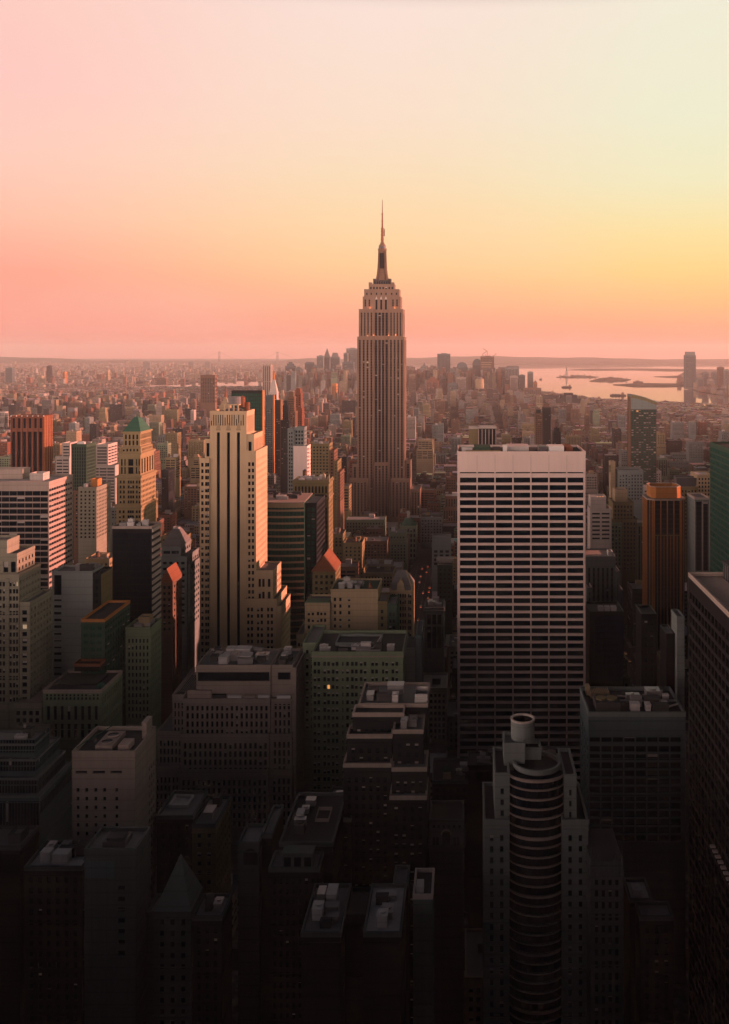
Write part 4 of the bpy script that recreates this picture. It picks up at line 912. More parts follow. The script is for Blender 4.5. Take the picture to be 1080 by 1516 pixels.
def near_left_towers():
    # stone art-deco tower, left edge
    b = Bld('art_deco_tower', 'stepped grey-green stone tower with pink-lit setbacks, lower left edge', 'office building', 430, 'the stepped stone tower', blind=.2, lit=.004)
    X, Z, Y = b.X, b.Z, b.Y; m = 'tower'; s = lambda zb=1045, mt=2: dict(p=2.6, w=.6, pz=3.3, h=.6, mt=mt, zb=Z(zb), d=.5, mx=.5)
    w = lambda: W_(3, .4, 3.3, .5, zb=Z(1045), mt=1.5)
    b.tier(-40, 4, 803, 12, m, dy=4, W=None); b.tier(-40, 22, 823, 18, m, N=[(X(-40), X(22), 0, Z(823), dict(xs=[(X(2), X(9)), (X(13), X(20))], zs=[(Z(849), Z(833))], d=.6))], dy=2, W=w())
    b.tier(-40, 28, 853, 22, m, N=dict(xs=[(X(a), X(a+3.2)) for a in (-6, -1, 4, 14, 19, 23.4)], pz=3.3, h=.62, mt=2, zb=Z(1045), d=.5), W=w()); b.tier(28, 43, 895, 24, m, N=s(), dy=.6, W=w()); 
    b.tier(30, 70, 1044, 30, m, N=s(1100), dy=-6, W=w(), roof='roofpink'); b.tier(40, 88, 1078, 30, m, N=s(1150), dy=-10, W=W_(3, .4, 3.3, .5, zb=Z(1160)), roof='roofpink')
    for x in (9.5, 12): b.P('pilaster', m).box(X(x)-.5, X(x)+.5, Y-.35, Y-.01, 0, Z(856))
    # grey blank block
    b = Bld('office_block', 'grey slab with blank front wall and ochre flank behind the stepped stone tower', 'office building', 480, 'the blank grey slab', lit=.004)
    X, Z, Y = b.X, b.Z, b.Y
    b.tier(77, 137, 849, 14, 'slabgrey', N=[(X(77), X(96), 0, Z(849), dict(xs=[(X(80), X(91))], zs=[(Z(1000-i*10), Z(996-i*10)) for i in range(12)]+[(Z(881), Z(851.5))], d=.3)), (X(96), X(137), 0, Z(849), None)], W=None); b.tier(137.2, 148.5, 852, 15, 'dark', N=W_(2.2, .6, 3.4, .6, zb=Z(1000)), dy=.4, W=W_(2.4, .5, 3.4, .5, zb=Z(960)))
    b.P('flank', 'olive').box(X(148.5)+.13, X(148.5)+.5, Y+1, Y+15.2, Z(930), Z(851)); b.clutter(X(100), X(146), Y+2, Y+13, Z(849), 6)
    p = b.single('roof_antenna', M['metal']); 
    for x in (108, 114, 121, 127, 136): p.box(X(x)-.1, X(x)+.1, Y+5, Y+5.2, Z(849), Z(838))
    p.box(X(108), X(136), Y+5, Y+5.2, Z(842), Z(841.4))
    # green slatted block
    b = Bld('office_block', 'green slab with horizontal slats along its flank beside the blank grey slab', 'office building', 448, 'the green slatted slab', glass='greenglass')
    X, Z, Y = b.X, b.Z, b.Y
    b.tier(120, 155, 920, 34, 'green', N=W_(3, .6, 3.4, .5, zb=Z(1080)), W=dict(p=3.4, w=.94, pz=3.3, h=.6, mt=1.2, zb=Z(1090), d=.4, mx=.2), roof='roofdark', parmat='orange')  # orange parapet colour stands for sun on the top edge
    # grid-flank block
    b = Bld('office_block', 'tall dark office block with gridded flank and orange-lit top right of the green slatted slab', 'office building', 470, 'the gridded-flank block')
    X, Z, Y = b.X, b.Z, b.Y
    b.tier(186, 223.5, 932, 16, 'greengrey', N=[(X(186), X(223.5), 0, Z(941), dict(p=2.0, w=.5, pz=3.4, h=.62, mt=1, zb=Z(1075), d=.45)), (X(186), X(223.5), Z(941), Z(932), None)], W=dict(p=2.6, w=.6, pz=3.4, h=.6, mt=3.2, zb=Z(1075), d=.4), roof='roofdark')
    b.tier(200, 216, 917, 6, 'cream', yb=932, dy=5, part='penthouse', reg=False); b.clutter(X(188), X(222), Y+1.5, Y+14, Z(932), 4)
    # dark block with red roof
    b = Bld('office_block', 'dark office block with black roof box and orange-lit roof coping, beside the stepped stone tower', 'office building', 425, 'the black-roofed block')
    X, Z, Y = b.X, b.Z, b.Y
    b.tier(64, 150, 1025, 26, 'greengrey', N=[(X(64), X(150), 0, Z(1038), dict(p=3, w=.45, pz=8, h=.8, mt=1.5, zb=Z(1100), d=.5)), (X(64), X(150), Z(1038), Z(1025), dict(p=1.8, w=.55, zs=[(Z(1036.5), Z(1028))], d=.5))], W=W_(2.6, .5, 6, .7, zb=Z(1100), mt=1.2), roof='roofdark', parmat='beige')
    b.tier(68, 133, 1012, 12, 'black', yb=1025, dy=9, part='penthouse', reg=False, roof='roofdark', par=False); b.tier(88, 127, 986, 7, 'black', yb=1012, dy=16, part='penthouse', reg=False, roof='roofdark', parmat='redtile'); b.P('copper_vault', 'copper').cyl(X(140), Y+8, Z(1025), Z(1020), 2.6, .8, 10)
    # stepped dark glass terraces
    b = Bld('glass_office_building', 'dark glass building stepping down in pale-edged terraces, lower left', 'office building', 345, 'the terraced glass building')
    X, Z, Y = b.X, b.Z, b.Y; s = dict(p=1.1, w=.82, pz=20, h=.95, mt=.6, d=.25, mx=.2)
    for i, (x1, yt, dd, dy) in enumerate(((41, 1103, 12, 6), (47, 1126, 20, 3.4), (54, 1154, 24, .8), (62, 1180, 28, -1.8))): b.tier(-70, x1, yt, dd, 'bluegrey', N=dict(s, zs=[(max(0, Z(yt+22)), Z(yt+3))]) if i < 3 else dict(s, zs=[(Z(1260), Z(yt+3))]), W=dict(s, zs=[(max(0, Z(yt+22)), Z(yt+3))]), dy=dy, roof='roof', parmat='grey', par=.5)
    b.single('davit', M['metal']).beam((X(17), Y+12, Z(1103, 6)+.5), (X(10), Y+14, Z(1103, 6)+4.5), .8); b.clutter(X(-10), X(38), Y+8, Y+16, Z(1103, 6), 2)
near_left_towers()

def lower_left():
    b = Bld('stone_office_building', 'beige stone block with rooftop fans and pinkish side wall, lower left', 'office building', 330, 'the fan-roofed stone block')
    X, Z, Y = b.X, b.Z, b.Y; d = 22
    xs = [(X(a), X(a)+1.1) for a in (113, 126, 139.5, 152.5, 170.5)]
    b.tier(107, 200, 1118, d, 'beige', N=[(X(107), X(200), Z(1150), Z(1118), dict(xs=[(X(111.5), X(129)), (X(137), X(155.5)), (X(163.5), X(180.5))], zs=[(Z(1145.5), Z(1141.5))], d=.7)), (X(107), X(200), 0, Z(1150), dict(xs=xs, zs=[(Z(1167+i*13+6), Z(1167+i*13)) for i in range(9)][::-1], d=.6))], W=[(Y, Y+13, 0, Z(1118), None), (Y+13, Y+d, 0, Z(1118), dict(p=2.4, w=.5, pz=3.2, h=.6, mt=10, zb=Z(1290), d=.4))], roof='roofdark', par=1.4)
    z = Z(1118); f = b.single('fan_deck', [M['roofpink'], M['metaldark']]); f.box(X(134), X(160), Y+4, Y+17, z+.01, z+1.6, 0)
    for q in (7, 13): f.tube(X(147.5), Y+q, z+1.6, z+2.0, 2.3, 1.9, 20, 0, 1); f.cyl(X(147.5), Y+q, z+1.6, z+1.65, 1.9, 1.9, 20, 1)
    u = b.single('rooftop_unit', M['roofpink']); u.box(X(170), X(186), Y+3, Y+9, z+.01, z+2.2); u = b.single('rooftop_unit', M['beige']); u.box(X(190), X(197), Y+14, Y+20, z+.01, z+5.5); u.box(X(189.6), X(197.4), Y+13.8, Y+20.2, z+5.5, z+5.9)
    b.P('copper_rail', 'copper').beam((X(110), Y+2, z+1.9), (X(134), Y+20, z+2.2), .3)
    b.clutter(X(186), X(198), Y+2, Y+12, z, 2)
    b = Bld('stone_office_building', 'narrow pale stone tower with one window column, bottom left before the fan-roofed block', 'office building', 280, 'the pale bottom-left tower')
    X, Z, Y = b.X, b.Z, b.Y
    b.tier(125, 201, 1263, 13, 'shadegrey', N=[(X(125), X(172), 0, Z(1263), None), (X(172), X(201), 0, Z(1263), dict(xs=[(X(174.5), X(185))], zs=[(Z(1312+i*16+7), Z(1312+i*16)) for i in range(7)][::-1], d=.6))], W=None, roof='roof', par=1.2)
    b.P('stone_panel', 'bluegrey').box(X(127), X(170), Y-.08, Y-.005, Z(1300), Z(1271)); u = b.single('rooftop_unit', [M['metaldark'], M['roofdark']]); z = Z(1263); u.box(X(146), X(180), Y+3, Y+9, z+.01, z+1.6, 0); u.box(X(150), X(176), Y+4, Y+8, z+1.6, z+2.3, 1); b.clutter(X(182), X(199), Y+2, Y+11, z, 2)
    j = b.P('panel_joint', 'metaldark')
    for x in (136, 147, 158, 169, 190): j.box(X(x)-.04, X(x)+.04, Y-.1, Y-.09+.06, 0, Z(1264))
    b = Bld('pyramid_roofed_building', 'small building under a tall plain stone pyramid roof, bottom left', 'building', 285, 'the stone pyramid')
    X, Z, Y = b.X, b.Z, b.Y
    b.tier(228, 283, 1350, 13, 'shadegrey', N=W_(3, .4, 3.4, .5, zb=Z(1420)), par=False); b.single('pyramid_roof', M['grey']).frus(X(228), X(283), Y, Y+13, Z(1350), X(257.7), X(258.3), Y+6.3, Y+6.7, Z(1282)); 
    b.tier(214, 228, 1356, 10, 'shadegrey', dy=2); b.tier(283.2, 328, 1362, 12, 'dark', dy=1, N=W_(3, .4, 3.4, .5, zb=Z(1420)), roof='roof', parmat='shadegrey'); b.clutter(X(285), X(326), Y+2, Y+12, Z(1362, 1), 4)
    b = Bld('low_office_building', 'low building with long pale flat roof at the far bottom left', 'building', 300, 'the long-roofed low building')
    X, Z, Y = b.X, b.Z, b.Y
    b.tier(36, 122, 1288, 16, 'dark', N=W_(3, .4, 3.4, .5, zb=Z(1380)), roof='rooflight', parmat='shadegrey'); b.clutter(X(40), X(120), Y+2, Y+14, Z(1288), 6)
    b = Bld('low_office_building', 'low dark building with plant room, far bottom left corner under the terraced glass building', 'building', 318, 'the corner low building')
    X, Z, Y = b.X, b.Z, b.Y
    b.tier(-40, 30, 1258, 14, 'dark', roof='roof', parmat='shadegrey'); b.tier(4, 22, 1240, 6, 'shadegrey', yb=1258, dy=4, part='penthouse', reg=False)
    b = Bld('brick_building', 'low building with pale roof boxes between fan-roofed block and massive beige block', 'building', 345, 'the pale-boxed low roof')
    X, Z, Y = b.X, b.Z, b.Y
    b.tier(232, 286, 1212, 20, 'dark', roof='roof', parmat='shadegrey', N=W_(3, .4, 3.4, .5, zb=Z(1300))); b.tier(240, 268, 1196, 8, 'rooflight', yb=1212, dy=8, part='penthouse', reg=False, roof='rooflight'); b.tier(287, 322, 1225, 22, 'olive', dy=-2, roof='roof', parmat='shadegrey', N=W_(3, .4, 3.4, .5, zb=Z(1300)), W=W_(3, .4, 3.4, .5, zb=Z(1300))); b.clutter(X(290), X(320), Y, Y+18, Z(1225, -2), 4); b.tier(268.5, 286, 1202, 6, 'cream', yb=1212, dy=12, part='penthouse', reg=False)
lower_left()

def lower_centre():
    b = Bld('stone_building', 'dark low building with courtyard roof and a three-windowed pale dormer, bottom centre left', 'building', 290, 'the dormered roof building')
    X, Z, Y = b.X, b.Z, b.Y
    b.tier(398, 472, 1290, 10, 'dark', N=W_(1.9, .45, 3.2, .5, zb=Z(1400)), W=W_(2, .4, 3.2, .5, zb=Z(1400)), roof='roof', parmat='shadegrey'); b.tier(404, 486, 1252, 34, 'dark', dy=10.2, W=W_(2, .4, 3.2, .5, zb=Z(1400)), roof='roofdark', parmat='shadegrey')
    z = Z(1290); m = b.single('roof_dormer', [M['shadegrey'], M['glass'], M['lit']]); x0, x1 = X(417), X(462)
    m.box(x0, x1, Y+1.5, Y+6, z+.01, z+4.4, 0); 
    for i in range(3): m.box(x0+.5+i*(x1-x0)/3, x0+.5+i*(x1-x0)/3+(x1-x0)/3-1.0, Y+1.42, Y+1.49, z+.6, z+3.4, 1)
    m.box(x0-.2, x1+.2, Y+1.3, Y+6.2, z+4.4, z+4.8, 0)
    z = Z(1252, 10.2); q = b.single('roof_frame', M['beige']); q.box(X(448), X(470), Y+24, Y+24.6, z+.6, z+1.5); q.box(X(448), X(470), Y+32, Y+32.6, z+.6, z+1.5); q.box(X(469), X(470), Y+24.6, Y+32, z+.6, z+1.5); q.box(X(448), X(449), Y+24.6, Y+32, z+.6, z+1.5)
    b.clutter(X(408), X(445), Y+14, Y+40, z, 6); 
    b = Bld('brick_building', 'low dark building with pale flat roof between dormered building and dark terraced tower', 'building', 325, 'the pale-roofed low building')
    X, Z, Y = b.X, b.Z, b.Y
    b.tier(478, 520, 1216, 24, 'dark', N=W_(1.9, .45, 3.2, .5, zb=Z(1300)), W=W_(2, .4, 3.2, .5, zb=Z(1300)), roof='rooflight', parmat='shadegrey'); b.clutter(X(480), X(518), Y+2, Y+20, Z(1216), 5)
    b = Bld('stone_building', 'small stone building with a dark rounded arch opening, right of the pale-boxed low roof', 'building', 305, 'the arched small building')
    X, Z, Y = b.X, b.Z, b.Y
    b.tier(353, 384, 1252, 12, 'shadegrey', roof='roof'); a = b.single('arch_opening', M['glass']); n = 10; c = X(371); r = 2.3; zz = Z(1267)
    a.poly([(c-r, Y-.06, zz-3), (c+r, Y-.06, zz-3)]+[(c+r*math.cos(math.pi*i/n), Y-.06, zz+r*math.sin(math.pi*i/n)) for i in range(n+1)]); b.tier(384.2, 400, 1240, 20, 'dark', roof='roof', dy=3, parmat='shadegrey')
    b = Bld('stone_building', 'ornate pale facade with a central arched window, right of the dark terraced tower', 'building', 330, 'the arched pale facade')
    X, Z, Y = b.X, b.Z, b.Y
    b.tier(636, 687, 1218, 14, 'shadegrey', N=dict(xs=[(X(a), X(a)+.8) for a in (641, 648, 655.5, 663, 671, 679)], zs=[(Z(1227), Z(1222))], d=.4), roof='roofdark'); c = X(661); r = 1.35; zz = Z(1236)
    a = b.single('arched_window', M['glass']); a.poly([(c-r, Y-.06, zz-3.4), (c+r, Y-.06, zz-3.4)]+[(c+r*math.cos(math.pi*i/10), Y-.06, zz+r*math.sin(math.pi*i/10)) for i in range(11)])
    t = b.single('arch_surround', M['beige'])
    for i in range(10):
        p, q = math.pi*i/10, math.pi*(i+1)/10; t.beam((c+1.7*math.cos(p), Y-.1, zz+1.7*math.sin(p)), (c+1.7*math.cos(q), Y-.1, zz+1.7*math.sin(q)), .35)
    for x in (643, 648, 673.5, 678.5): w = b.single('window', M['glass']); w.box(X(x)-.45, X(x)+.45, Y-.08, Y-.01, Z(1251), Z(1240))
    b.ledge(X(636), X(687), Y, Y+14, Z(1254), .5, .5, 'shadegrey'); b.ledge(X(636), X(687), Y, Y+14, Z(1232), .25, .25, 'shadegrey')
    b = Bld('brick_building', 'low twin-roofed dark block with cluttered pale roofs, bottom centre', 'building', 262, 'the cluttered twin roof')
    X, Z, Y = b.X, b.Z, b.Y
    b.tier(446, 505, 1386, 24, 'dark', roof='roof', parmat='shadegrey'); b.tier(505.3, 538, 1360, 14, 'dark', dy=9, roof='roofdark'); b.tier(538.3, 594, 1386, 24, 'dark', roof='rooflight', parmat='shadegrey'); b.clutter(X(450), X(502), Y+2, Y+22, Z(1386), 8); b.clutter(X(542), X(590), Y+2, Y+22, Z(1386), 8, 1)
    b = Bld('brick_building', 'small dark building with white-coped roof edge, bottom centre right of the cluttered twin roof', 'building', 275, 'the white-coped small roof')
    X, Z, Y = b.X, b.Z, b.Y
    b.tier(612, 641, 1330, 14, 'bluegrey', roof='roofdark', parmat='offwhite'); u = b.single('rooftop_unit', M['rooflight']); u.box(X(616), X(627), Y+2, Y+6, Z(1330)+.01, Z(1330)+2.2); b.tier(577, 600, 1318, 12, 'dark', dy=12, roof='roof', parmat='shadegrey')
    b = Bld('brick_building', 'low dark block with small green-roofed shed beneath the white gridded slab', 'building', 420, 'the green-shed low block')
    X, Z, Y = b.X, b.Z, b.Y
    b.tier(640, 716, 1160, 24, 'dark', N=W_(3, .45, 3.4, .5, zb=Z(1230)), roof='roofdark', parmat='shadegrey'); g = b.single('roof_shed', [M['cream'], M['green']]); g.box(X(656), X(668), Y+4, Y+7, Z(1160)+.01, Z(1160)+3.4, 0); g.gable(X(654), X(670), Y+3.7, Y+7.3, Z(1160)+3.4, Z(1160)+5.4, 1); b.clutter(X(672), X(712), Y+2, Y+22, Z(1160), 7, 1)
    b = Bld('brick_building', 'dark windowless shed-topped block standing before the foot of the white gridded slab', 'building', 395, 'the shed-topped dark block')
    X, Z, Y = b.X, b.Z, b.Y
    b.tier(694, 748, 1135, 14, 'dark', roof='roofdark', par=.6); b.clutter(X(696), X(746), Y+1, Y+12, Z(1135), 4)
lower_centre()

def mid_right():
    b = Bld('stepped_stone_building', 'pale grey stepped building with vertical window strips right of the white gridded slab', 'office building', 640, 'the pale stepped block')
    X, Z, Y = b.X, b.Z, b.Y; s = lambda mt=3: dict(p=3.3, w=.45, pz=3.7, h=.62, mt=mt, zb=Z(905), d=.5, strip='spandrel')
    b.tier(868, 912, 826, 26, 'grey', N=s(6), E=None, roof='roofpink'); b.tier(912.2, 918, 848, 28, 'grey', N=s()); b.tier(918.2, 923, 876, 28, 'grey', N=s())
    b.tier(903, 910, 819, 6, 'white', yb=826, dy=6, part='penthouse', reg=False); b.tier(866, 873, 872, 12, 'grey', dy=-14, N=W_(3, .5, 3.6, .5, zb=Z(905)))
    b = Bld('glass_office_building', 'plain navy block with white roof plant below the pale stepped block', 'office building', 560, 'the navy block', glass='bluglass', blind=0)
    X, Z, Y = b.X, b.Z, b.Y
    b.tier(874, 924, 908, 22, 'black', N=dict(p=2.4, w=.92, pz=3.6, h=.92, mt=1, zb=Z(1010), d=.08, mx=.2), roof='roofdark'); 
    for i in range(3): u = b.single('rooftop_unit', M['rooflight']); u.box(X(888+i*9.5), X(896+i*9.5), Y+4, Y+8, Z(908)+.01, Z(908)+2.6)
    b = Bld('stepped_stone_building', 'olive stepped building with stone tower top between pale stepped block and orange-pier tower', 'office building', 860, 'the olive stepped block')
    X, Z, Y = b.X, b.Z, b.Y
    b.tier(914, 932, 727, 16, 'cream', dy=10); b.tier(909, 940, 745, 26, 'olive', dy=4, N=W_(3, .5, 3.7, .6, zb=Z(850))); b.tier(903, 944, 770, 30, 'olive', N=W_(3, .5, 3.7, .6, zb=Z(850)), dy=1); b.tier(898, 920, 775, 20, 'greengrey', dy=-6, N=W_(3, .5, 3.7, .6, zb=Z(850)))
    b = Bld('office_block', 'dark glass office block with pale fins left of the orange-pier tower', 'office building', 900, 'the dark finned block')
    X, Z, Y = b.X, b.Z, b.Y
    b.tier(926, 959.5, 776, 24, 'greengrey', N=dict(p=3, w=.5, pz=3.7, h=.6, zb=Z(905), strip='spandark', d=.6), roof='roof'); b.clutter(X(930), X(956), Y+3, Y+20, Z(776), 3)
    b = Bld('office_block', 'broad grey office block with open roof court at the foot of the slant-roofed glass tower', 'office building', 1060, 'the roof-court block')
    X, Z, Y = b.X, b.Z, b.Y
    b.tier(916, 953, 700, 30, 'grey', N=W_(3.4, .5, 3.7, .5, zb=Z(745)), E=None, roof='roofdark', par=3); b.tier(906, 913, 685, 14, 'cream', dy=6); b.P('poster_panel', 'olive').box(X(903.5), X(905.8), Y+5, Y+9, Z(700), Z(690)); b.tier(953.2, 975, 723, 24, 'offwhite', N=W_(7, .85, 3.7, .5, zb=Z(760)), roof='rooflight')
    b = Bld('office_block', 'low white flat-roofed block with bright roof lamps right of the white gridded slab', 'office building', 830, 'the low white roof')
    X, Z, Y = b.X, b.Z, b.Y
    b.tier(875, 898, 737, 16, 'offwhite', roof='rooflight', N=None); b.tier(873, 904, 755, 20, 'offwhite', dy=-7, N=W_(8, .8, 3.6, .4, zb=Z(800)), roof='rooflight')
    for x in (885, 889, 893): u = b.single('roof_lamp', [M['metal'], M['lamp']]); u.box(X(x)-.4, X(x)+.4, Y-.5, Y-.15, Z(735.4), Z(734.6), 1)
    b = Bld('office_tower', 'grey tower with white vertical piers and black glass, between orange-pier and teal towers', 'office building', 700, 'the white-pier tower')
    X, Z, Y = b.X, b.Z, b.Y
    b.tier(1029, 1051, 739, 24, 'grey', N=dict(xs=[(X(1031.5), X(1039.5)), (X(1041.5), X(1049))], pz=3.7, h=.84, mt=1.6, zb=Z(850), strip='spandark', d=.7), roof='roof', parmat='offwhite')
    for x in (1029, 1040.5, 1050.6): b.P('pier', 'offwhite').box(X(x), X(x)+.5, Y-.5, Y-.01, 0, Z(741))
    b = Bld('office_block', 'cluttered-roof grey building with dark roof plant behind the white-pier tower', 'office building', 900, 'the plant-roofed grey block')
    X, Z, Y = b.X, b.Z, b.Y
    b.tier(1003, 1034, 722, 26, 'olive', N=W_(3, .5, 3.7, .55, zb=Z(800)), roof='roofdark'); b.tier(1005, 1036, 709, 12, 'metaldark', yb=722, dy=8, part='penthouse', reg=False); b.tier(1035, 1056, 704, 26, 'cream', dy=6, N=W_(3, .5, 3.7, .55, zb=Z(800)), roof='rooflight'); b.clutter(X(1006), X(1032), Y+21, Y+25, Z(722), 3)
    b = Bld('office_block', 'grey plain slab edge left of the dark lattice block', 'office building', 430, 'the grey slab edge')
    X, Z, Y = b.X, b.Z, b.Y
    b.tier(1003, 1014, 916, 12, 'grey', roof='roof', N=None, E=None); b.tier(990, 1002.8, 940, 14, 'black', dy=4, roof='roof', par=.6); b.tier(966, 989.8, 912, 16, 'black', dy=26, roof='roofdark', N=W_(3, .5, 3.6, .5))
    # avenue-side blocks between the needle tower and the white slab
    b = Bld('stone_building', 'grey loft building with heavy cornice and tall arched bays in the avenue canyon', 'office building', 620, 'the corniced loft block')
    X, Z, Y = b.X, b.Z, b.Y
    b.tier(629, 657.5, 902, 22, 'grey', N=[(X(629), X(657.5), 0, Z(905), dict(xs=[(X(a), X(a+5.6)) for a in (633, 640.5, 648)], zs=[(Z(960), Z(928)), (Z(925), Z(910))], d=.9))], roof='roofdark', E=None); b.ledge(X(629), X(657.5), Y, Y+22, Z(905.5), .9, .9, 'grey'); b.ledge(X(629), X(657.5), Y, Y+22, Z(927.5), .5, .4, 'grey'); b.clutter(X(631), X(656), Y+4, Y+20, Z(902), 4, 1)
    b = Bld('brick_building', 'green-tarped building with scaffolded sides left of the white gridded slab', 'building', 760, 'the green-tarped building')
    X, Z, Y = b.X, b.Z, b.Y
    b.tier(648, 670, 838, 22, 'green', N=W_(4, .4, 3.6, .4, zb=Z(900)), roof='roofdark'); b.tier(646, 672, 829, 8, 'offwhite', yb=838, dy=12, part='penthouse', reg=False, roof='rooflight')
    b = Bld('office_block', 'plain grey flat-fronted block left of the white gridded slab, above the green-tarped building', 'building', 850, 'the plain grey block')
    X, Z, Y = b.X, b.Z, b.Y
    b.tier(640, 668, 797, 16, 'grey', N=[(X(640), X(668), Z(812), Z(797), None), (X(640), X(668), 0, Z(812), dict(p=5, w=.6, pz=3.7, h=.6, zb=Z(840), mt=1))], roof='roof')
    b = Bld('stone_building', 'domed stone hall with white lantern in front of the needle-mast tower', 'building', 1130, 'the domed hall')
    X, Z, Y = b.X, b.Z, b.Y
    b.tier(592, 617, 780, 26, 'greengrey', N=W_(4, .5, 6, .6), roof='copper'); b.single('dome', M['copper']).cyl(X(604.5), Y+11, Z(780)+.2, Z(769), 9.2, 4.5, 20); l = b.single('lantern', M['offwhite']); l.cyl(X(604.5), Y+11, Z(769), Z(762), 2, 1.8, 10); l.cyl(X(604.5), Y+11, Z(762), Z(758.5), 2.6, .8, 10)
    b = Bld('stone_building', 'long pinkish white flat-roofed hall at the foot of the needle-mast tower', 'building', 1190, 'the long pale hall')
    X, Z, Y = b.X, b.Z, b.Y
    b.tier(533, 589, 777, 16, 'offwhite', N=W_(5, .4, 8, .5), roof='roofpink', par=.6); b.single('roof_shed', M['redtile']).box(X(538), X(542), Y+1, Y+5, Z(777), Z(772)); b.tier(556, 570, 773, 8, 'grey', yb=777, dy=3, part='penthouse', reg=False)
mid_right()

for b in HERO: b.finish()
for b in HERO:
    for lo in getattr(b, 'lamp', []):
        lo.parent = b.obj; lo.matrix_parent_inverse = Matrix.Translation(-Vector(b.obj.location))
# ================================================================== ground, water, far shores
def G(x, y): Y = F*CZ/(y-VY); return (PX(x, Y), Y)                 # photo pixel on the ground -> metres
def land_mat(name, c, sc=.004):
    m, nt, p = principled(name); g = N(nt, 'ShaderNodeNewGeometry'); n = N(nt, 'ShaderNodeTexNoise'); n.inputs['Scale'].default_value = sc; n.inputs['Detail'].default_value = 8
    nt.links.new(g.outputs['Position'], n.inputs['Vector'])
    nt.links.new(ramp(nt, n.outputs[0], [(.3, (*[v*.45 for v in c], 1)), (.5, (*c, 1)), (.7, (*[v*1.7 for v in c], 1))]), p.inputs['Base Color'])
    p.inputs['Roughness'].default_value = .95; p.inputs['Specular IOR Level'].default_value = .1
    return m
m_water, nt, p = principled('harbour_water')
g = N(nt, 'ShaderNodeNewGeometry'); n = N(nt, 'ShaderNodeTexNoise'); n.inputs['Scale'].default_value = .02; n.inputs['Detail'].default_value = 6; nt.links.new(g.outputs['Position'], n.inputs['Vector'])
n2 = N(nt, 'ShaderNodeTexNoise'); n2.inputs['Scale'].default_value = .0007; n2.inputs['Detail'].default_value = 4; mp = N(nt, 'ShaderNodeMapping'); mp.inputs['Scale'].default_value = (.4, 1.6, 1); nt.links.new(g.outputs['Position'], mp.inputs[0]); nt.links.new(mp.outputs[0], n2.inputs['Vector'])
bm = N(nt, 'ShaderNodeBump'); bm.inputs['Strength'].default_value = .02; bm.inputs['Distance'].default_value = 1; nt.links.new(n.outputs[0], bm.inputs['Height']); nt.links.new(bm.outputs[0], p.inputs['Normal'])
p.inputs['Base Color'].default_value = (.03, .025, .03, 1); nt.links.new(mapr(nt, n2.outputs[0], .3, .7), p.inputs['Roughness']); p.inputs['IOR'].default_value = 1.33; p.inputs['Specular Tint'].default_value = (1, .68, .60, 1)
rr = math_n(nt, 'ADD', .015, math_n(nt, 'MULTIPLY', mapr(nt, n2.outputs[0], .35, .65), .04)); nt.links.new(rr, p.inputs['Roughness'])
m_land = land_mat('city_ground', (.10, .085, .075)); m_isl = land_mat('island_ground', (.07, .065, .045), .02)
m_road, nt, p = principled('asphalt'); g = N(nt, 'ShaderNodeNewGeometry'); n = N(nt, 'ShaderNodeTexNoise'); n.inputs['Scale'].default_value = .3; n.inputs['Detail'].default_value = 6; nt.links.new(g.outputs['Position'], n.inputs['Vector'])
nt.links.new(ramp(nt, n.outputs[0], [(.3, (.035, .035, .038, 1)), (.7, (.065, .063, .062, 1))]), p.inputs['Base Color']); p.inputs['Roughness'].default_value = .85
m_pave = land_mat('pavement_concrete', (.16, .15, .14), .2); m_hill = land_mat('wooded_hills', (.055, .06, .035), .002)

def slab(name, pts, z, mat, depth=6):
    mb = MB(); mb.extr(pts, z-depth, z, 0); o = mb.build(name, mat); o['kind'] = 'structure'; return o
wb = MB(); wb.poly([(-19000, -600, -3), (13000, -600, -3), (13000, 33500, -3), (-19000, 33500, -3)]); wb.build('water', m_water)['kind'] = 'structure'
MANH = [(-1800, -500), (-2250, 3000), (-3000, 5400), (-2500, 6200), (-1950, 6350), (-1150, 6550), (-500, 7000), (-50, 7350), (260, 6800), (420, 5750), (700, 4800), (1130, 4280), (1500, 4200), (1700, -500)]
BROOK = [(-18500, 4200), (-3400, 6250), (-2750, 6750), (-2250, 7600), (-1850, 8150), (-1250, 9900), (-1300, 13000), (-1900, 17500), (-1700, 22000), (-600, 31000), (-18500, 33000)]
slab('ground', MANH, 0, m_land); slab('far_shore_ground', BROOK, 0, m_land)
NJ = [G(*q) for q in ((1031, 578), (1050, 582), (1080, 585.5), (1150, 595))]+[(2900, 4200), (6500, 6000), (9000, 12000)]+[G(1080, 548.5), G(1012, 551), G(1004, 556), G(1012, 561), G(1002, 566), G(1016, 571)]
slab('west_shore_ground', NJ, 0, m_land)
slab('pier_ground', [G(*q) for q in ((908, 569.2), (945, 566.8), (1014, 567.6), (1030, 571), (990, 572.5), (940, 572.4))], 0, m_isl)
slab('spit_ground', [G(*q) for q in ((969, 557.2), (1000, 556), (1013, 556.4), (1013, 559), (990, 558.6))], 0, m_isl)
slab('island_ground', [G(*q) for q in ((824, 558.3), (836, 555.6), (860, 555.2), (887, 557.6), (878, 559.2), (845, 559.3))], 0, m_isl)
slab('island_ground', [G(*q) for q in ((873, 564), (888, 559.6), (915, 559.0), (935, 561.5), (926, 564.6), (890, 565.2))], 0, m_isl)
slab('island_ground', [G(*q) for q in ((838, 547.3), (880, 545.6), (945, 545.2), (1080, 546.8), (1080, 549.5), (990, 549.4), (940, 547.8), (880, 548.4))], 0, m_isl)
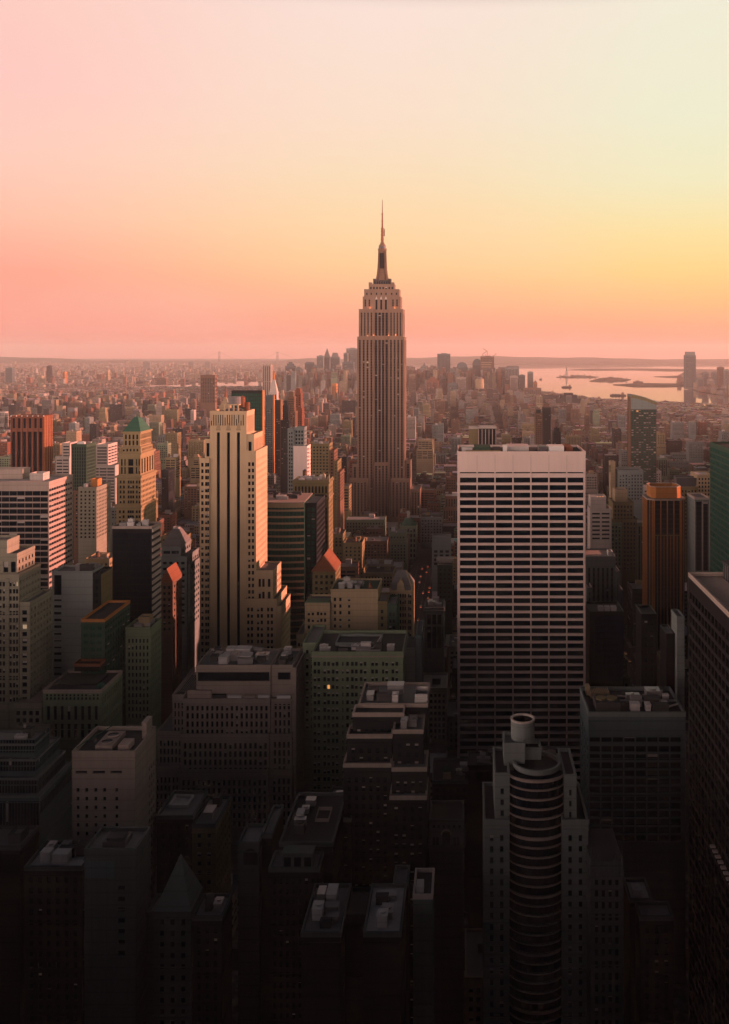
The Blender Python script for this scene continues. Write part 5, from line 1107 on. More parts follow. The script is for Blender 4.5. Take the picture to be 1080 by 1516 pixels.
# hills on the horizon
hb = MB(); nx, ny = 160, 6; hr = random.Random(3)
ph = [hr.uniform(0, 6.3) for _ in range(8)]
def hill(u, v):
    X = -18500+u*31000; xpx = VX+F*X/19500
    base = 60+45*math.sin(u*23+ph[0])+26*math.sin(u*61+ph[1])+12*math.sin(u*140+ph[2])
    if xpx > 600: base = 118+28*math.exp(-((xpx-740)/70)**2)+10*math.sin(u*70+ph[3])+6*math.sin(u*190+ph[4])-max(0, (xpx-800)/280)*45
    return (X, 18500+v*4000, max(2, base*math.sin(math.pi*min(1, .02+v*.98))))
for i in range(nx):
    for j in range(ny):
        hb.poly([hill(i/nx, j/ny), hill((i+1)/nx, j/ny), hill((i+1)/nx, (j+1)/ny), hill(i/nx, (j+1)/ny)])
hb.build('hills', m_hill)['kind'] = 'structure'

# roads and pavements of the nearer grid
AVE = [(-62, -32), (106, 138), (322, 352), (560, 590), (800, 830), (-214, -186), (-364, -340), (-520, -490), (-740, -710), (-960, -930), (-1180, -1150), (-1400, -1370), (1040, 1070)]
STREETS = [(-20+80*k, -6+80*k) for k in range(0, 33)]
rb = MB(); rb.poly([(-1500, -100, .02), (1250, -100, .02), (1250, 2600, .02), (-1500, 2600, .02)]); rb.build('road', m_road)['kind'] = 'structure'
pb = MB(); xs = sorted(AVE)
for (a, c) in zip([(-1500, -1480)]+xs, xs+[(1250, 1260)]):
    for (s0, s1), (t0, t1) in zip(STREETS, STREETS[1:]):
        if c[0]-a[1] > 4: pb.box(a[1], c[0], s1, t0, .024, .17, bottom=False)
pb.build('pavement', m_pave)['kind'] = 'structure'
lb = MB()
for (a, c) in ((106, 138), (-62, -32)):
    for k in range(4):
        x = a+(c-a)*(k+1)/5
        for y in range(560, 1100, 9): lb.box(x-.09, x+.09, y, y+3.2, .024, .03, bottom=False)
lb.build('road_marking', M['white'])['kind'] = 'structure'

# ================================================================== downtown skyline and far towers (one thing each)
FAR = []
def far(x0, x1, yt, Y, label, name='skyscraper', mat='grey', shape='flat', d=45, cat='skyscraper', wins=True, **k):
    b = Bld(name, label, cat, Y, None, indiv=False); HERO.pop(); FAR.append(b)
    X, Z = b.X, b.Z; w = X(x1)-X(x0)
    sp = dict(p=max(6, w/9), w=.5, pz=13, h=.6, mt=6, zb=Z(600), d=.8, mx=2, strip='spandrel') if wins else None
    we = W_(9, .5, 13, .6, zb=Z(600), mt=6) if wins else None
    q = k.get('q', 8)
    if shape == 'flat': b.tier(x0, x1, yt, d, mat, N=sp, W=we, E=we, par=2); b.tier(x0+(x1-x0)*.3, x1-(x1-x0)*.25, yt-1.0, d*.5, mat, yb=yt, dy=d*.25, part='penthouse', reg=False)
    elif shape == 'step':
        b.tier(x0, x1, yt+q, d, mat, N=sp, W=we, par=2); b.tier(x0+(x1-x0)*.16, x1-(x1-x0)*.16, yt+q*.4, d*.7, mat, yb=yt+q, dy=d*.15, N=sp); b.tier(x0+(x1-x0)*.32, x1-(x1-x0)*.32, yt, d*.4, mat, yb=yt+q*.4, dy=d*.3)
    elif shape in ('spire', 'hip'):
        b.tier(x0, x1, yt+q, d, mat, N=sp, W=we, par=2); c = (X(x0)+X(x1))/2; t = .07 if shape == 'spire' else .5
        b.single('roof_spire' if shape == 'spire' else 'hip_roof', M[k.get('rm', 'slate')]).frus(X(x0)+w*.06, X(x1)-w*.06, Y+d*.06, Y+d*.94, Z(yt+q), c-w*t/2, c+w*t/2, Y+d*(.5-t/2), Y+d*(.5+t/2), Z(yt))
    elif shape == 'round':
        b.tier(x0, x1, yt+q, d, mat, N=sp, W=we, par=False); c = (X(x0)+X(x1))/2; n = 10; rm = b.single('barrel_roof', M[mat])
        P = [(c-w/2*math.cos(math.pi*i/n), Z(yt+q)+(Z(yt)-Z(yt+q))*math.sin(math.pi*i/n)) for i in range(n+1)]
        for (a, z), (e, u) in zip(P, P[1:]): rm.poly([(a, Y, z), (e, Y, u), (e, Y+d, u), (a, Y+d, z)])
        rm.poly([(a, Y, z) for a, z in P]); rm.poly([(a, Y+d, z) for a, z in P])
    elif shape == 'cyl':
        c = (X(x0)+X(x1))/2; b.single('round_tower_wall', M[mat]).cyl(c, Y+w/2, 0, Z(yt), w/2, w/2, 20); b.single('roof_drum', M['slate']).cyl(c, Y+w/2, Z(yt), Z(yt-2.5), w*.32, w*.3, 16); b.rects.append((X(x0), X(x1), Y, Y+w, 0, Z(yt)))
    elif shape == 'slant':
        b.tier(x0, x1, yt+q, d, mat, N=sp, W=we, par=False); rm = b.single('sloped_roof', M['slate']); a, e = X(x0), X(x1); z0 = Z(yt+q); z1 = Z(yt); cut = w*.3
        rm.frus(a, e, Y, Y+d, z0, a+cut*.6, e-cut*.1, Y+d*.1, Y+d*.9, z1)
    if k.get('mast'): b.single('roof_mast', M['redbrown']).cyl((X(x0)+X(x1))/2, Y+d/2, Z(yt), Z(yt-k['mast']), 2.2, .5, 6)
    return b
far(297, 318.5, 556, 3300, 'broad dark brown slab tower standing before the river left of the needle-mast tower', 'apartment_slab', 'brown', d=30, cat='apartment building')
far(409, 424, 550, 6100, 'greyish pink block, leftmost of the downtown cluster', mat='grey')
far(422.5, 436.5, 536, 6400, 'dark stepped-crown tower on the left of the downtown skyline', mat='bluegrey', shape='step', q=6)
far(436, 450, 551, 6150, 'low grey block between the stepped-crown and slant-topped downtown towers', mat='bluegrey')
far(451.5, 464, 535.5, 6300, 'dark tower with splayed slanting top in the left downtown skyline', mat='bluegrey', shape='slant', q=2)
far(450, 463.5, 556, 5600, 'pale block in front of the slant-topped downtown tower', mat='beige')
far(463.5, 470, 541, 6500, 'plain narrow block between slant-topped and spired downtown towers', mat='grey')
far(469.3, 479, 527, 6300, 'flat-topped shoulder tower just left of the downtown spire', mat='grey')
far(479.5, 488.5, 515.5, 6400, 'spired downtown tower, the most pointed left of the needle-mast tower', mat='grey', shape='spire', q=12)
far(489.5, 502.5, 522, 6350, 'downtown tower with chamfered dark hip roof right of the spired tower', mat='bluegrey', shape='hip', q=7)
far(474, 486, 556, 5500, 'pale twin-slab apartment block below the spired downtown tower', 'apartment_slab', 'beige', cat='apartment building')
far(491.5, 498, 569, 4600, 'small glowing orange slab below the hip-roofed downtown tower', 'apartment_slab', 'orange', d=60, cat='apartment building')
far(513, 530, 516, 6500, 'tallest flat grey tower touching the left edge of the needle-mast tower', mat='grey')
far(509, 515, 523, 6450, 'narrow shoulder of grey stone left of the tallest flat downtown tower', mat='grey')
far(507, 524, 536.5, 6000, 'broad blue-grey glass slab in front of the tallest flat downtown tower', mat='bluegrey')
far(602.5, 612.5, 551, 5600, 'round-topped dark block just right of the needle-mast tower', mat='bluegrey', shape='round', q=3)
far(617.5, 632, 546, 5900, 'stepped stone tower with pointed turret right of the needle-mast tower', mat='grey', shape='flat'); far(625.5, 631.5, 537, 5930, 'pointed turret tower rising behind the stepped stone downtown tower', mat='grey', shape='spire', q=5)
far(622, 642, 553, 5500, 'dark low humped blocks below the pointed turret tower', mat='brown', shape='round', q=4)
far(632, 650, 558, 5200, 'reddish brick telephone-exchange style block below the big rectangular downtown tower', mat='redbrown', shape='step', q=6)
far(647.8, 667, 524, 6150, 'big plain rectangular tower, tallest right of the needle-mast tower', mat='bluegrey')
far(667, 674.5, 545, 6050, 'narrow domed block beside the big rectangular downtown tower', mat='grey', shape='round', q=4)
far(677, 692, 536, 6050, 'round-shouldered arched-top tower in the right downtown skyline', mat='bluegrey', shape='round', q=6)
far(676, 690.5, 559, 5300, 'tan slab in front of the arched-top downtown tower', mat='beige'); far(664, 679, 568, 5000, 'dark square block below the big rectangular downtown tower', mat='bluegrey')
b = far(700, 714, 531, 6150, 'arched grey tower beside the unfinished downtown tower', mat='bluegrey', shape='round', q=8)
u = far(712, 732, 528, 6100, 'unfinished downtown tower with pale floor bands and cranes on top', 'tower_under_construction', 'brown')
X, Z, Y = u.X, u.Z, u.Y
for y in (536, 539, 542.5): u.P('floor_band', 'cream').box(X(713), X(728), Y-.6, Y-.01, Z(y+1.1), Z(y))
for i in range(7): u.P('steel_frame', 'metaldark').box(X(713+i*2.9), X(713+i*2.9)+2, Y+5, Y+8, Z(528)+2, Z(527-(i*7 % 5)*.7))
for i, (x, h, dx) in enumerate(((715, 520, 6), (722, 516, -6), (731.5, 523, 4))):
    c = Bld('tower_crane', ('left', 'middle and tallest', 'right')[i]+' crane on the unfinished downtown tower', 'crane', 6110, None, indiv=False); HERO.pop(); FAR.append(c)
    c.single('mast', M['redbrown']).box(X(x)-1.2, X(x)+1.2, Y+14, Y+16.4, Z(528)+2, Z(h+4)); c.single('jib', M['redbrown']).beam((X(x), Y+15.2, Z(h+4)), (X(x+dx), Y+15.2, Z(h)), 2); c.rects.append((X(x)-2, X(x)+2, Y+14, Y+17, Z(528), Z(h)))
far(704.5, 717, 561, 5200, 'sunlit round tan tower in front of the arched grey downtown tower', 'round_tower', 'cream', shape='cyl')
far(736.5, 750, 543.5, 6000, 'dark block with sloping left side in the right downtown skyline', mat='bluegrey', shape='slant', q=5)
far(748.5, 769, 541.5, 5950, 'broad pale-fronted block with stepped shoulders near the harbour', mat='grey', shape='slant', q=3)
far(769, 778, 555.5, 5900, 'low shoulder block right of the broad pale-fronted harbour block', mat='bluegrey')
far(782, 790, 551, 5650, 'slim grey apartment tower standing alone against the harbour', 'apartment_tower', 'grey', cat='apartment building'); far(791, 796, 563, 5600, 'slim orange apartment tower right beside the slim grey one at the harbour', 'apartment_tower', 'orange', shape='spire', q=3, cat='apartment building')
far(826, 861, 582, 4300, 'wide dark warehouse bulk with rounded stepped top against the harbour', 'warehouse', 'dark', shape='step', q=8, d=80, cat='warehouse', wins=False); far(800, 828, 586, 4700, 'long low dark block left of the wide dark warehouse bulk', 'warehouse', 'dark', d=60, cat='warehouse')
far(776, 802, 575, 5250, 'long brown block at the water edge below the slim harbour towers', 'warehouse', 'brown', d=60, cat='warehouse')
for (x0, x1, y, Y_, m, lab) in ((640, 647.5, 547, 6050, 'bluegrey', 'slim blue-grey block touching the left side of the big rectangular downtown tower'), (651, 660, 556, 5500, 'grey', 'grey slab standing in front of the big rectangular downtown tower'), (692.5, 699.5, 546, 6000, 'grey', 'grey block filling the gap left of the arched grey downtown tower'), (718, 727, 551, 5500, 'brown', 'brown slab standing in front of the unfinished downtown tower'), (756, 767, 557, 5400, 'beige', 'tan block in front of the broad pale-fronted harbour block'),
        (437, 446, 543, 6350, 'bluegrey', 'slim block just right of the stepped-crown downtown tower'), (441, 449.5, 560, 5400, 'grey', 'low grey slab below the slim block by the stepped-crown downtown tower'), (498, 506, 541, 6100, 'beige', 'tan block below the hip-roofed downtown tower'), (486.5, 493, 547, 5900, 'bluegrey', 'narrow dark slab between the spired and hip-roofed downtown towers'), (606, 616, 558, 5300, 'brown', 'brown block in front of the round-topped dark block')):
    far(x0, x1, y, Y_, lab, mat=m, shape='step' if int(x0) % 2 else 'flat', q=3)
gs = far(1015.5, 1031, 526, 6250, 'tall lone glass tower with tapered crown across the water', mat='bluegrey', d=50); gs.tier(1016.8, 1030, 520.8, 36, 'grey', yb=526, dy=6, part='crown')
for i, (x0, x1, y, Y_, m) in enumerate(((1042, 1050, 551.5, 6500, 'grey'), (1056, 1063, 551, 6550, 'grey'), (1064.5, 1073, 544, 6400, 'brown'), (1074, 1082, 547.5, 6300, 'grey'), (1034, 1042, 560, 6450, 'grey'), (1050, 1057, 562, 6350, 'beige'))):
    far(x0, x1, y, Y_, ('grey block nearest the lone glass tower across the water', 'second grey block right of the lone glass tower across the water', 'tallest brown tower among the blocks right of the lone glass tower', 'grey tower cut by the right edge across the water', 'low grey block at the foot of the lone glass tower', 'low tan block between the grey blocks across the water')[i], 'apartment_tower', m, cat='apartment building')
for i, (x0, x1, y, Y_, m) in enumerate(((8, 18, 545, 7200, 'bluegrey'), (69, 74, 542, 7400, 'dark'), (93, 96, 551, 7000, 'orange'), (56, 62, 557, 6900, 'cream'), (157, 160, 550, 7600, 'cream'), (212, 222, 535.5, 13000, 'grey'), (279, 287, 535.5, 13500, 'grey'), (303, 311, 535.5, 13800, 'grey'), (230, 246, 560, 6900, 'brown'))):
    far(x0, x1, y, Y_, ('grey slab on the far river bank at the left edge', 'thin dark tower on the far river bank at left', 'thin glowing orange tower on the far river bank at left', 'short cream block on the far river bank at left', 'lone pale needle-like tower on the far bank above the green-roofed tower', 'boxy hazy building on the left horizon, leftmost of three', 'boxy hazy building on the left horizon, middle of three', 'boxy hazy building on the left horizon, rightmost of three', 'brown block with lit side on the far river bank')[i], 'apartment_tower', m, cat='apartment building')
for b in FAR: b.finish()

# ================================================================== harbour things
def statue():
    x, Y = PX(839.3, 9500), 9500.0; t = empty('statue', (x, Y, 0)); tag(t, 'statue with raised arm on a tall pedestal on the harbour island', 'statue'); t['_o'] = (x, Y, 0)
    m = MB(); m.cyl(x, Y, 0, 12, 38, 34, 11); m.frus(x-14, x+14, Y-14, Y+14, 12, x-9, x+9, Y-9, Y+9, 47); m.box(x-11, x+11, Y-11, Y+11, 47, 51); m.build('pedestal', M['offwhite'], t)
    m = MB(); prof = [(51, 6.5), (60, 6), (70, 4.6), (78, 4.8), (82, 3), (84, 1.5), (86, 2.3), (89, 2.4), (91, 1.2)]
    for (a, r), (c, q) in zip(prof, prof[1:]): m.cyl(x, Y, a, c, r, q, 12)
    m.beam((x-4, Y, 80), (x-6, Y, 92), 2); m.beam((x-6, Y, 92), (x-6, Y, 97), 2.6); m.beam((x+3, Y, 78), (x+5, Y-2, 70), 2)
    m.build('figure', M['copper'], t); del t['_o']
statue()
def barge(px, py, L, lab, rot=0):
    x, Y = G(px, py); t = empty('barge', (x, Y, -3)); tag(t, lab, 'boat', 'boats on the harbour'); t['_o'] = (0, 0, 0); W = L*.16
    m = MB(); m.extr([(-L/2, 0), (-L*.42, -W/2), (L*.42, -W/2), (L/2, -W*.2), (L/2, W*.2), (L*.42, W/2), (-L*.42, W/2)], -1, 7); m.build('hull', M['dark'], t)
    m = MB(); m.box(L*.2, L*.38, -W*.35, W*.35, 7, 16); m.box(L*.24, L*.34, -W*.28, W*.28, 16, 20); m.build('deckhouse', M['brown'], t)
    m = MB()
    for i in range(3): m.box(-L*.38+i*L*.18, -L*.24+i*L*.18, -W*.36, W*.36, 7, 11)
    m.build('hold_cover', M['metaldark'], t); t.rotation_euler = (0, 0, rot); del t['_o']
barge(839.5, 573, 72, 'dark barge in the open harbour above the dark warehouse bulk', .1); barge(915.5, 585, 92, 'long dark barge in the harbour left of the slant-roofed glass tower top', -.12); barge(817.5, 581.5, 26, 'tiny dark boat near the shore left of the dark barge', .3); barge(801, 561.5, 22, 'tiny dark boat far out beside the slim harbour towers', 0); barge(976, 598.5, 46, 'dark boat right of the slant-roofed glass tower', 0)
def island_hall(px, py, w, h, lab):
    x, Y = G(px, py); t = empty('island_building', (x, Y, 0)); tag(t, lab, 'building'); t['_o'] = (0, 0, 0)
    m = MB(); m.box(-w/2, w/2, 0, 30, 0, h*.6); m.box(-w*.2, w*.12, 2, 28, h*.6, h*.85); m.build('wall', M['brown'], t)
    m = MB(); m.gable(-w*.2, w*.12, 1, 29, h*.85, h*1.1, axis='x'); m.gable(-w/2, -w*.2-.1, -1, 31, h*.6, h*.8, axis='x'); m.gable(w*.12+.1, w/2, -1, 31, h*.6, h*.8, axis='x'); m.build('roof', M['slate'], t); del t['_o']
island_hall(946, 567.9, 74, 22, 'old ferry terminal building on the long pier in the harbour'); island_hall(906, 562, 130, 24, 'brick hall on the wider harbour island')
def tree(px, py, h, lab, seed):
    r = random.Random(seed); x, Y = G(px, py); t = empty('tree', (x, Y, 0)); tag(t, lab, 'tree', 'trees on the harbour islands'); t['_o'] = (0, 0, 0)
    m = MB(); m.cyl(0, 0, 0, h*.45, h*.05, h*.03, 7); m.build('trunk', M['wood'], t); m = MB()
    for k in range(60):
        a, e, q = r.uniform(0, 6.28), r.uniform(-.6, 1.5), h*.42*r.uniform(.55, 1)
        cx, cy_, cz = q*math.cos(a)*math.cos(e), q*math.sin(a)*math.cos(e), h*.6+q*math.sin(e)*.8; s_ = h*.09
        for _ in range(4):
            p = [(cx+r.uniform(-s_, s_), cy_+r.uniform(-s_, s_), cz+r.uniform(-s_, s_)) for _ in range(4)]; m.poly(p)
    m.build('crown', m_leaf, t); del t['_o']
m_leaf = wall_mat('leaf', (.06, .07, .03), var=.7)
for i, (px, py) in enumerate(((848, 557), (856, 557.2), (866, 557), (874, 558), (830, 557.5), (882, 562), (893, 562), (920, 562), (928, 562.8))): tree(px, py, 20, 'dark leafy tree on the '+('statue island' if i < 5 else 'wider harbour island')+', '+('fifth from left', 'second', 'third', 'fourth', 'leftmost', 'leftmost', 'second from left', 'third from left', 'rightmost')[i].replace('fifth from left', 'nearest the pedestal'), i)
def bridge():
    Y = 17800.0; xs = [PX(325, Y), PX(411, Y)]; cx = sum(xs)/2; t = empty('suspension_bridge', (cx, Y, 0)); tag(t, 'faint far suspension bridge with two tall towers on the horizon left of downtown', 'bridge'); t['_o'] = (cx, Y, 0)
    for x in xs:
        m = MB()
        for s_ in (-1, 1): m.frus(x+s_*13-6, x+s_*13+6, Y-8, Y+8, -3, x+s_*11-4, x+s_*11+4, Y-6, Y+6, 245)
        for z in (235, 150, 75): m.box(x-9, x+9, Y-5, Y+5, z-6, z+6)
        m.build('tower', M['slate'], t)
    m = MB(); m.box(xs[0]-500, xs[1]+500, Y-14, Y+14, 66, 74); m.build('deck', M['slate'], t); m = MB(); n = 24
    P = [(xs[0]+(xs[1]-xs[0])*i/n, Y, 80+160*(2*i/n-1)**2) for i in range(n+1)]
    for p, q in zip(P, P[1:]): m.beam(p, q, 2.5)
    m.beam((xs[0]-450, Y, 74), (xs[0], Y, 240), 2.5); m.beam((xs[1], Y, 240), (xs[1]+450, Y, 74), 2.5); m.build('cable', M['slate'], t); del t['_o']
bridge()

# ================================================================== the rest of the city
fr = random.Random(41)
PAL = [('brown', 'brown', (.25, .14, .10)), ('redbrown', 'red-brown', (.30, .13, .085)), ('cream', 'cream', (.38, .29, .20)), ('ochre', 'tan', (.36, .28, .18)), ('grey', 'grey', (.30, .29, .285)), ('dark', 'dark', (.075, .066, .066)), ('beige', 'beige', (.42, .35, .31)), ('offwhite', 'white', (.50, .45, .42)), ('olive', 'olive', (.26, .21, .13)), ('greengrey', 'grey-green', (.26, .27, .21))]
ROOFS = [('roof', (.27, .26, .26)), ('roofdark', (.08, .08, .085)), ('rooflight', (.60, .57, .56)), ('roof', (.34, .325, .32))]
TI = np.array([(a-2.5, c+2.5, d-2.5, e+2.5) for a, c, d, e, _, _ in TIERS])
HERO_CLIP = []
def inside(poly, x, y):
    c = False; j = len(poly)-1
    for i in range(len(poly)):
        if (poly[i][1] > y) != (poly[j][1] > y) and x < (poly[j][0]-poly[i][0])*(y-poly[i][1])/(poly[j][1]-poly[i][1])+poly[i][0]: c = not c
        j = i
    return c
def height(X, Y, r):
    xp = VX+F*X/Y; k = r.random()
    if Y < 560: return r.uniform(10, 26)
    if Y < 760: return r.uniform(14, 40) if k < .85 else r.uniform(40, 58)
    if Y < 1150: return r.uniform(16, 48) if k < .9 else r.uniform(48, 74)
    if Y < 1700: return r.uniform(14, 42) if k < .86 else r.uniform(45, 92)
    if Y < 2600: return r.uniform(12, 32) if k < .9 else r.uniform(36, 80)
    if Y > 3900 and X > 250: return r.uniform(8, 15)
    if Y > 2400 and X > 480: return r.uniform(9, 22) if k < .95 else r.uniform(22, 36)
    if Y > 4500 and X < -1150: return r.uniform(8, 16)
    if Y < 4600:
        if xp < 260 and 3300 < Y < 4400 and k < .2: return r.uniform(45, 70)
        return r.uniform(10, 26) if k < .88 else r.uniform(30, 72)
    if -1150 < X < 330 and Y > 5300: return r.uniform(20, 65) if k < .5 else r.uniform(65, 145)
    return r.uniform(10, 26) if k < .9 else r.uniform(30, 62)
SPECS = []
def lots():
    xs = sorted(AVE); edges0 = [(a[1]+3, c[0]-3) for a, c in zip(xs, xs[1:])]
    x = xs[0][0]
    while x > -4200: edges0.append((x-195, x-3)); x -= 222
    x = xs[-1][1]
    while x < 2000: edges0.append((x+3, x+205)); x += 232
    Y = 100
    while Y < 7200:
        s0 = -6+80*((Y+20)//80); y0, y1 = s0+2, s0+64
        far_ = Y > 2500
        L = -VX/F*(y1)-40; Rr = (1080-VX)/F*y1+(520 if Y < 1900 else 60)
        sh = 0 if Y < 1180 else (95 if Y < 1900 else (-60 if Y < 2900 else 40*(Y//700 % 5)))   # squares and diagonals break the long straight avenues
        for (a, c) in [(q[0]+sh, q[1]+sh) for q in edges0]:
            if c < L or a > Rr: continue
            for row in (0, 1):
                x = a
                while x < c-9:
                    w = fr.uniform(13, 32) if not far_ else fr.uniform(11, 30)
                    if fr.random() < .1: w *= 1.7
                    x1 = min(x+w, c)
                    if x1-x > 8 and x1 > L and x < Rr:
                        gap = fr.uniform(0, 5); q0 = y0+gap*(1-row) if row == 0 else (y0+y1)/2+fr.uniform(0, 4); q1 = (y0+y1)/2-fr.uniform(0, 5) if row == 0 else y1-gap*.5
                        yield x+.15, x1-.15, q0, q1
                    x = x1
        Y += 80
for (x0, x1, y0, y1) in lots():
    if not inside(MANH, (x0+x1)/2, (y0+y1)/2): continue
    if np.any((TI[:, 0] < x1) & (TI[:, 1] > x0) & (TI[:, 2] < y1) & (TI[:, 3] > y0)): continue
    offr = x0 > (1080-VX)/F*y0+25
    h = height((x0+x1)/2, y0, fr)
    if offr and y0 < 1900: h = fr.uniform(30, 85) if fr.random() < .75 else fr.uniform(90, 150)
    if y1 < 230: h = min(h, 20)
    pi = fr.choices(range(10), (16, 12, 7, 8, 16, 15, 8, 3, 8, 7))[0]; ri = fr.choices(range(4), (5, 4, 3, 4))[0]
    SPECS.append((x0, x1, y0, y1, h, pi, ri, offr))

# visible pixels of every lot building (coarse z-buffer)
Wb, Hb = 540, 758; buf = np.full((Hb, Wb), -1, np.int32); items = []
for b in HERO+FAR:
    for r in b.rects: items.append((r, -2))
for i, s in enumerate(SPECS): items.append(((s[0], s[1], s[2], s[3], 0, s[4]), i))
items.sort(key=lambda q: -q[0][2])
for (X0, X1, Y0, Y1, Z0, Z1), i in items:
    a = (VX+F*min(X0/Y0, X0/Y1))/2; c = (VX+F*max(X1/Y0, X1/Y1))/2; t = (VY+F*(CZ-Z1)/(Y1 if Z1 < CZ else Y0))/2; bt = (VY+F*(CZ-Z0)/Y0)/2
    a, c, t, bt = int(round(a)), int(round(c)), int(round(t)), int(round(bt))
    if c <= 0 or a >= Wb or t >= Hb: continue
    buf[max(0, t):max(0, bt), max(0, a):c] = i
ids, cnt = np.unique(buf[buf >= 0], return_counts=True)
vis = dict(zip(ids.tolist(), cnt.tolist()))
top = sorted(vis, key=lambda i: -vis[i])[:max(0, 296-len(HERO)-len(FAR))]
TOPSET = set(top)
# windows and brick of the small city, by position; colour per building
m_city, nt, p = principled('city_wall')
at = N(nt, 'ShaderNodeAttribute', attribute_name='tint'); g = N(nt, 'ShaderNodeNewGeometry'); sp = N(nt, 'ShaderNodeSeparateXYZ'); nt.links.new(g.outputs['Position'], sp.inputs[0]); sn = N(nt, 'ShaderNodeSeparateXYZ'); nt.links.new(g.outputs['True Normal'], sn.inputs[0])
isN = math_n(nt, 'GREATER_THAN', math_n(nt, 'ABSOLUTE', sn.outputs[1]), .5)
uu = math_n(nt, 'ADD', math_n(nt, 'MULTIPLY', sp.outputs[0], isN), math_n(nt, 'MULTIPLY', sp.outputs[1], math_n(nt, 'SUBTRACT', 1.0, isN)))
wu = math_n(nt, 'LESS_THAN', math_n(nt, 'FRACT', math_n(nt, 'DIVIDE', uu, 2.9)), .46); wz = math_n(nt, 'LESS_THAN', math_n(nt, 'FRACT', math_n(nt, 'DIVIDE', sp.outputs[2], 3.5)), .5)
side = math_n(nt, 'LESS_THAN', math_n(nt, 'ABSOLUTE', sn.outputs[2]), .3)
msk = math_n(nt, 'MULTIPLY', math_n(nt, 'MULTIPLY', wu, wz), side)
nz = N(nt, 'ShaderNodeTexNoise'); nz.inputs['Scale'].default_value = .09; nz.inputs['Detail'].default_value = 6; nt.links.new(g.outputs['Position'], nz.inputs['Vector'])
cc = N(nt, 'ShaderNodeCombineXYZ'); fz = math_n(nt, 'ADD', .55, math_n(nt, 'MULTIPLY', nz.outputs[0], .9))
for i in range(3): nt.links.new(fz, cc.inputs[i])
base = mixc(nt, 1.0, at.outputs['Color'], cc.outputs[0], 'MULTIPLY')
nt.links.new(mixc(nt, msk, base, (.02, .02, .026, 1)), p.inputs['Base Color']); nt.links.new(math_n(nt, 'SUBTRACT', .9, math_n(nt, 'MULTIPLY', msk, .6)), p.inputs['Roughness']); p.inputs['Specular IOR Level'].default_value = .2

mass = MB()
def simple(mb, s, r):
    x0, x1, y0, y1, h, pi, ri, off = s
    j = r.uniform(.4, .95); t = tuple(v*j for v in PAL[pi][2]); rt = tuple(v*r.uniform(.7, 1.3) for v in ROOFS[ri][1])
    if h > 26 and r.random() < .45 and not off:
        k = r.uniform(.55, .85); i = r.uniform(2, 5); mb.box(x0, x1, y0, y1, 0, h*k, t=t, bottom=False, ttop=rt); x0 += i*r.random(); x1 -= i*r.random(); y0 += i; z0 = h*k
        mb.box(x0, x1, y0, y1, z0, h, t=t, bottom=False, ttop=rt)
    else: mb.box(x0, x1, y0, y1, 0, h, t=t, bottom=False, ttop=rt)
    if r.random() < .7 and x1-x0 > 9 and y1-y0 > 9:
        w, l = r.uniform(3, 7), r.uniform(3, 7); a, c = r.uniform(x0, x1-w), r.uniform(y0, y1-l); mb.box(a, a+w, c, c+l, h, h+r.uniform(2, 5), t=tuple(v*r.uniform(.6, 1.4) for v in t), bottom=False, ttop=rt)
    if y0 < 3000 and r.random() < .3 and x1-x0 > 8: mb.cyl(r.uniform(x0+3, x1-3), r.uniform(y0+3, y1-3), h, h+r.uniform(4, 6), 1.9, 1.7, 8, t=(.13, .09, .06))
for i, s in enumerate(SPECS):
    if i not in TOPSET: simple(mass, s, fr)
# the viewpoint's own tower, plus unseen towers added to keep light off near blocks
for (x0, x1, y0, y1, h) in ((-50, 44, -75, -8, 246), (-190, -80, -110, -14, 176), (-320, -205, -120, -10, 180), (-450, -335, -90, 20, 176), (74, 178, -110, -12, 180), (192, 300, -100, 60, 200), (315, 430, -90, 90, 190), (445, 560, -60, 180, 175), (210, 330, 110, 250, 250), (345, 470, 140, 300, 190), (-570, -465, -60, 120, 180), (-420, -330, 60, 200, 160), (-560, -440, 160, 330, 150), (-700, -590, 0, 260, 160), (580, 700, -80, 200, 165), (-330, -250, 215, 330, 150), (-420, -345, 330, 450, 165), (-640, -570, 340, 480, 170), (220, 320, 270, 400, 200), (480, 580, 320, 450, 180), (-800, -710, -100, 200, 180), (-110, -10, -300, -150, 160), (0, 120, -320, -160, 160), (-300, -170, -330, -160, 160), (160, 300, -320, -150, 170), (150, 205, 260, 400, 262), (128, 200, 90, 250, 285), (165, 265, 410, 560, 150), (275, 390, 420, 590, 222), (400, 520, 460, 640, 205), (330, 430, 310, 410, 190)):
    mass.box(x0, x1, y0, y1, 0, h, t=(.34, .30, .27), bottom=False, ttop=(.2, .19, .19))
tag(mass.build('city_blocks', m_city), 'dense mass of small city buildings between and beyond the towers, plus unseen added light-blocking towers', 'city blocks', None, 'stuff')
# far boroughs
bm_ = MB(); br = random.Random(5)
def scatter(poly, n, y0, y1, hs, tall):
    k = 0; t_ = 0
    while k < n and t_ < n*12:
        t_ += 1; Y = y0*(y1/y0)**br.random(); X = br.uniform(-VX/F*Y-40, (1080-VX)/F*Y+40)
        if not inside(poly, X, Y): continue
        w = br.uniform(14, 42)*(Y/6500)**.6; d = br.uniform(16, 40); h = br.uniform(*hs) if br.random() > tall else br.uniform(26, 62)
        if h > 26: w = min(w, 32)
        c = PAL[br.choices(range(10), (10, 8, 14, 12, 14, 5, 14, 12, 4, 3))[0]][2]; j = br.uniform(.45, 1.0)
        bm_.box(X-w/2, X+w/2, Y, Y+d, 0, h, t=tuple(v*j for v in c), bottom=False, ttop=(.22, .2, .2)); k += 1
scatter(BROOK, 5200, 5200, 19000, (8, 20), .05); scatter(NJ, 420, 5300, 9500, (8, 22), .12)
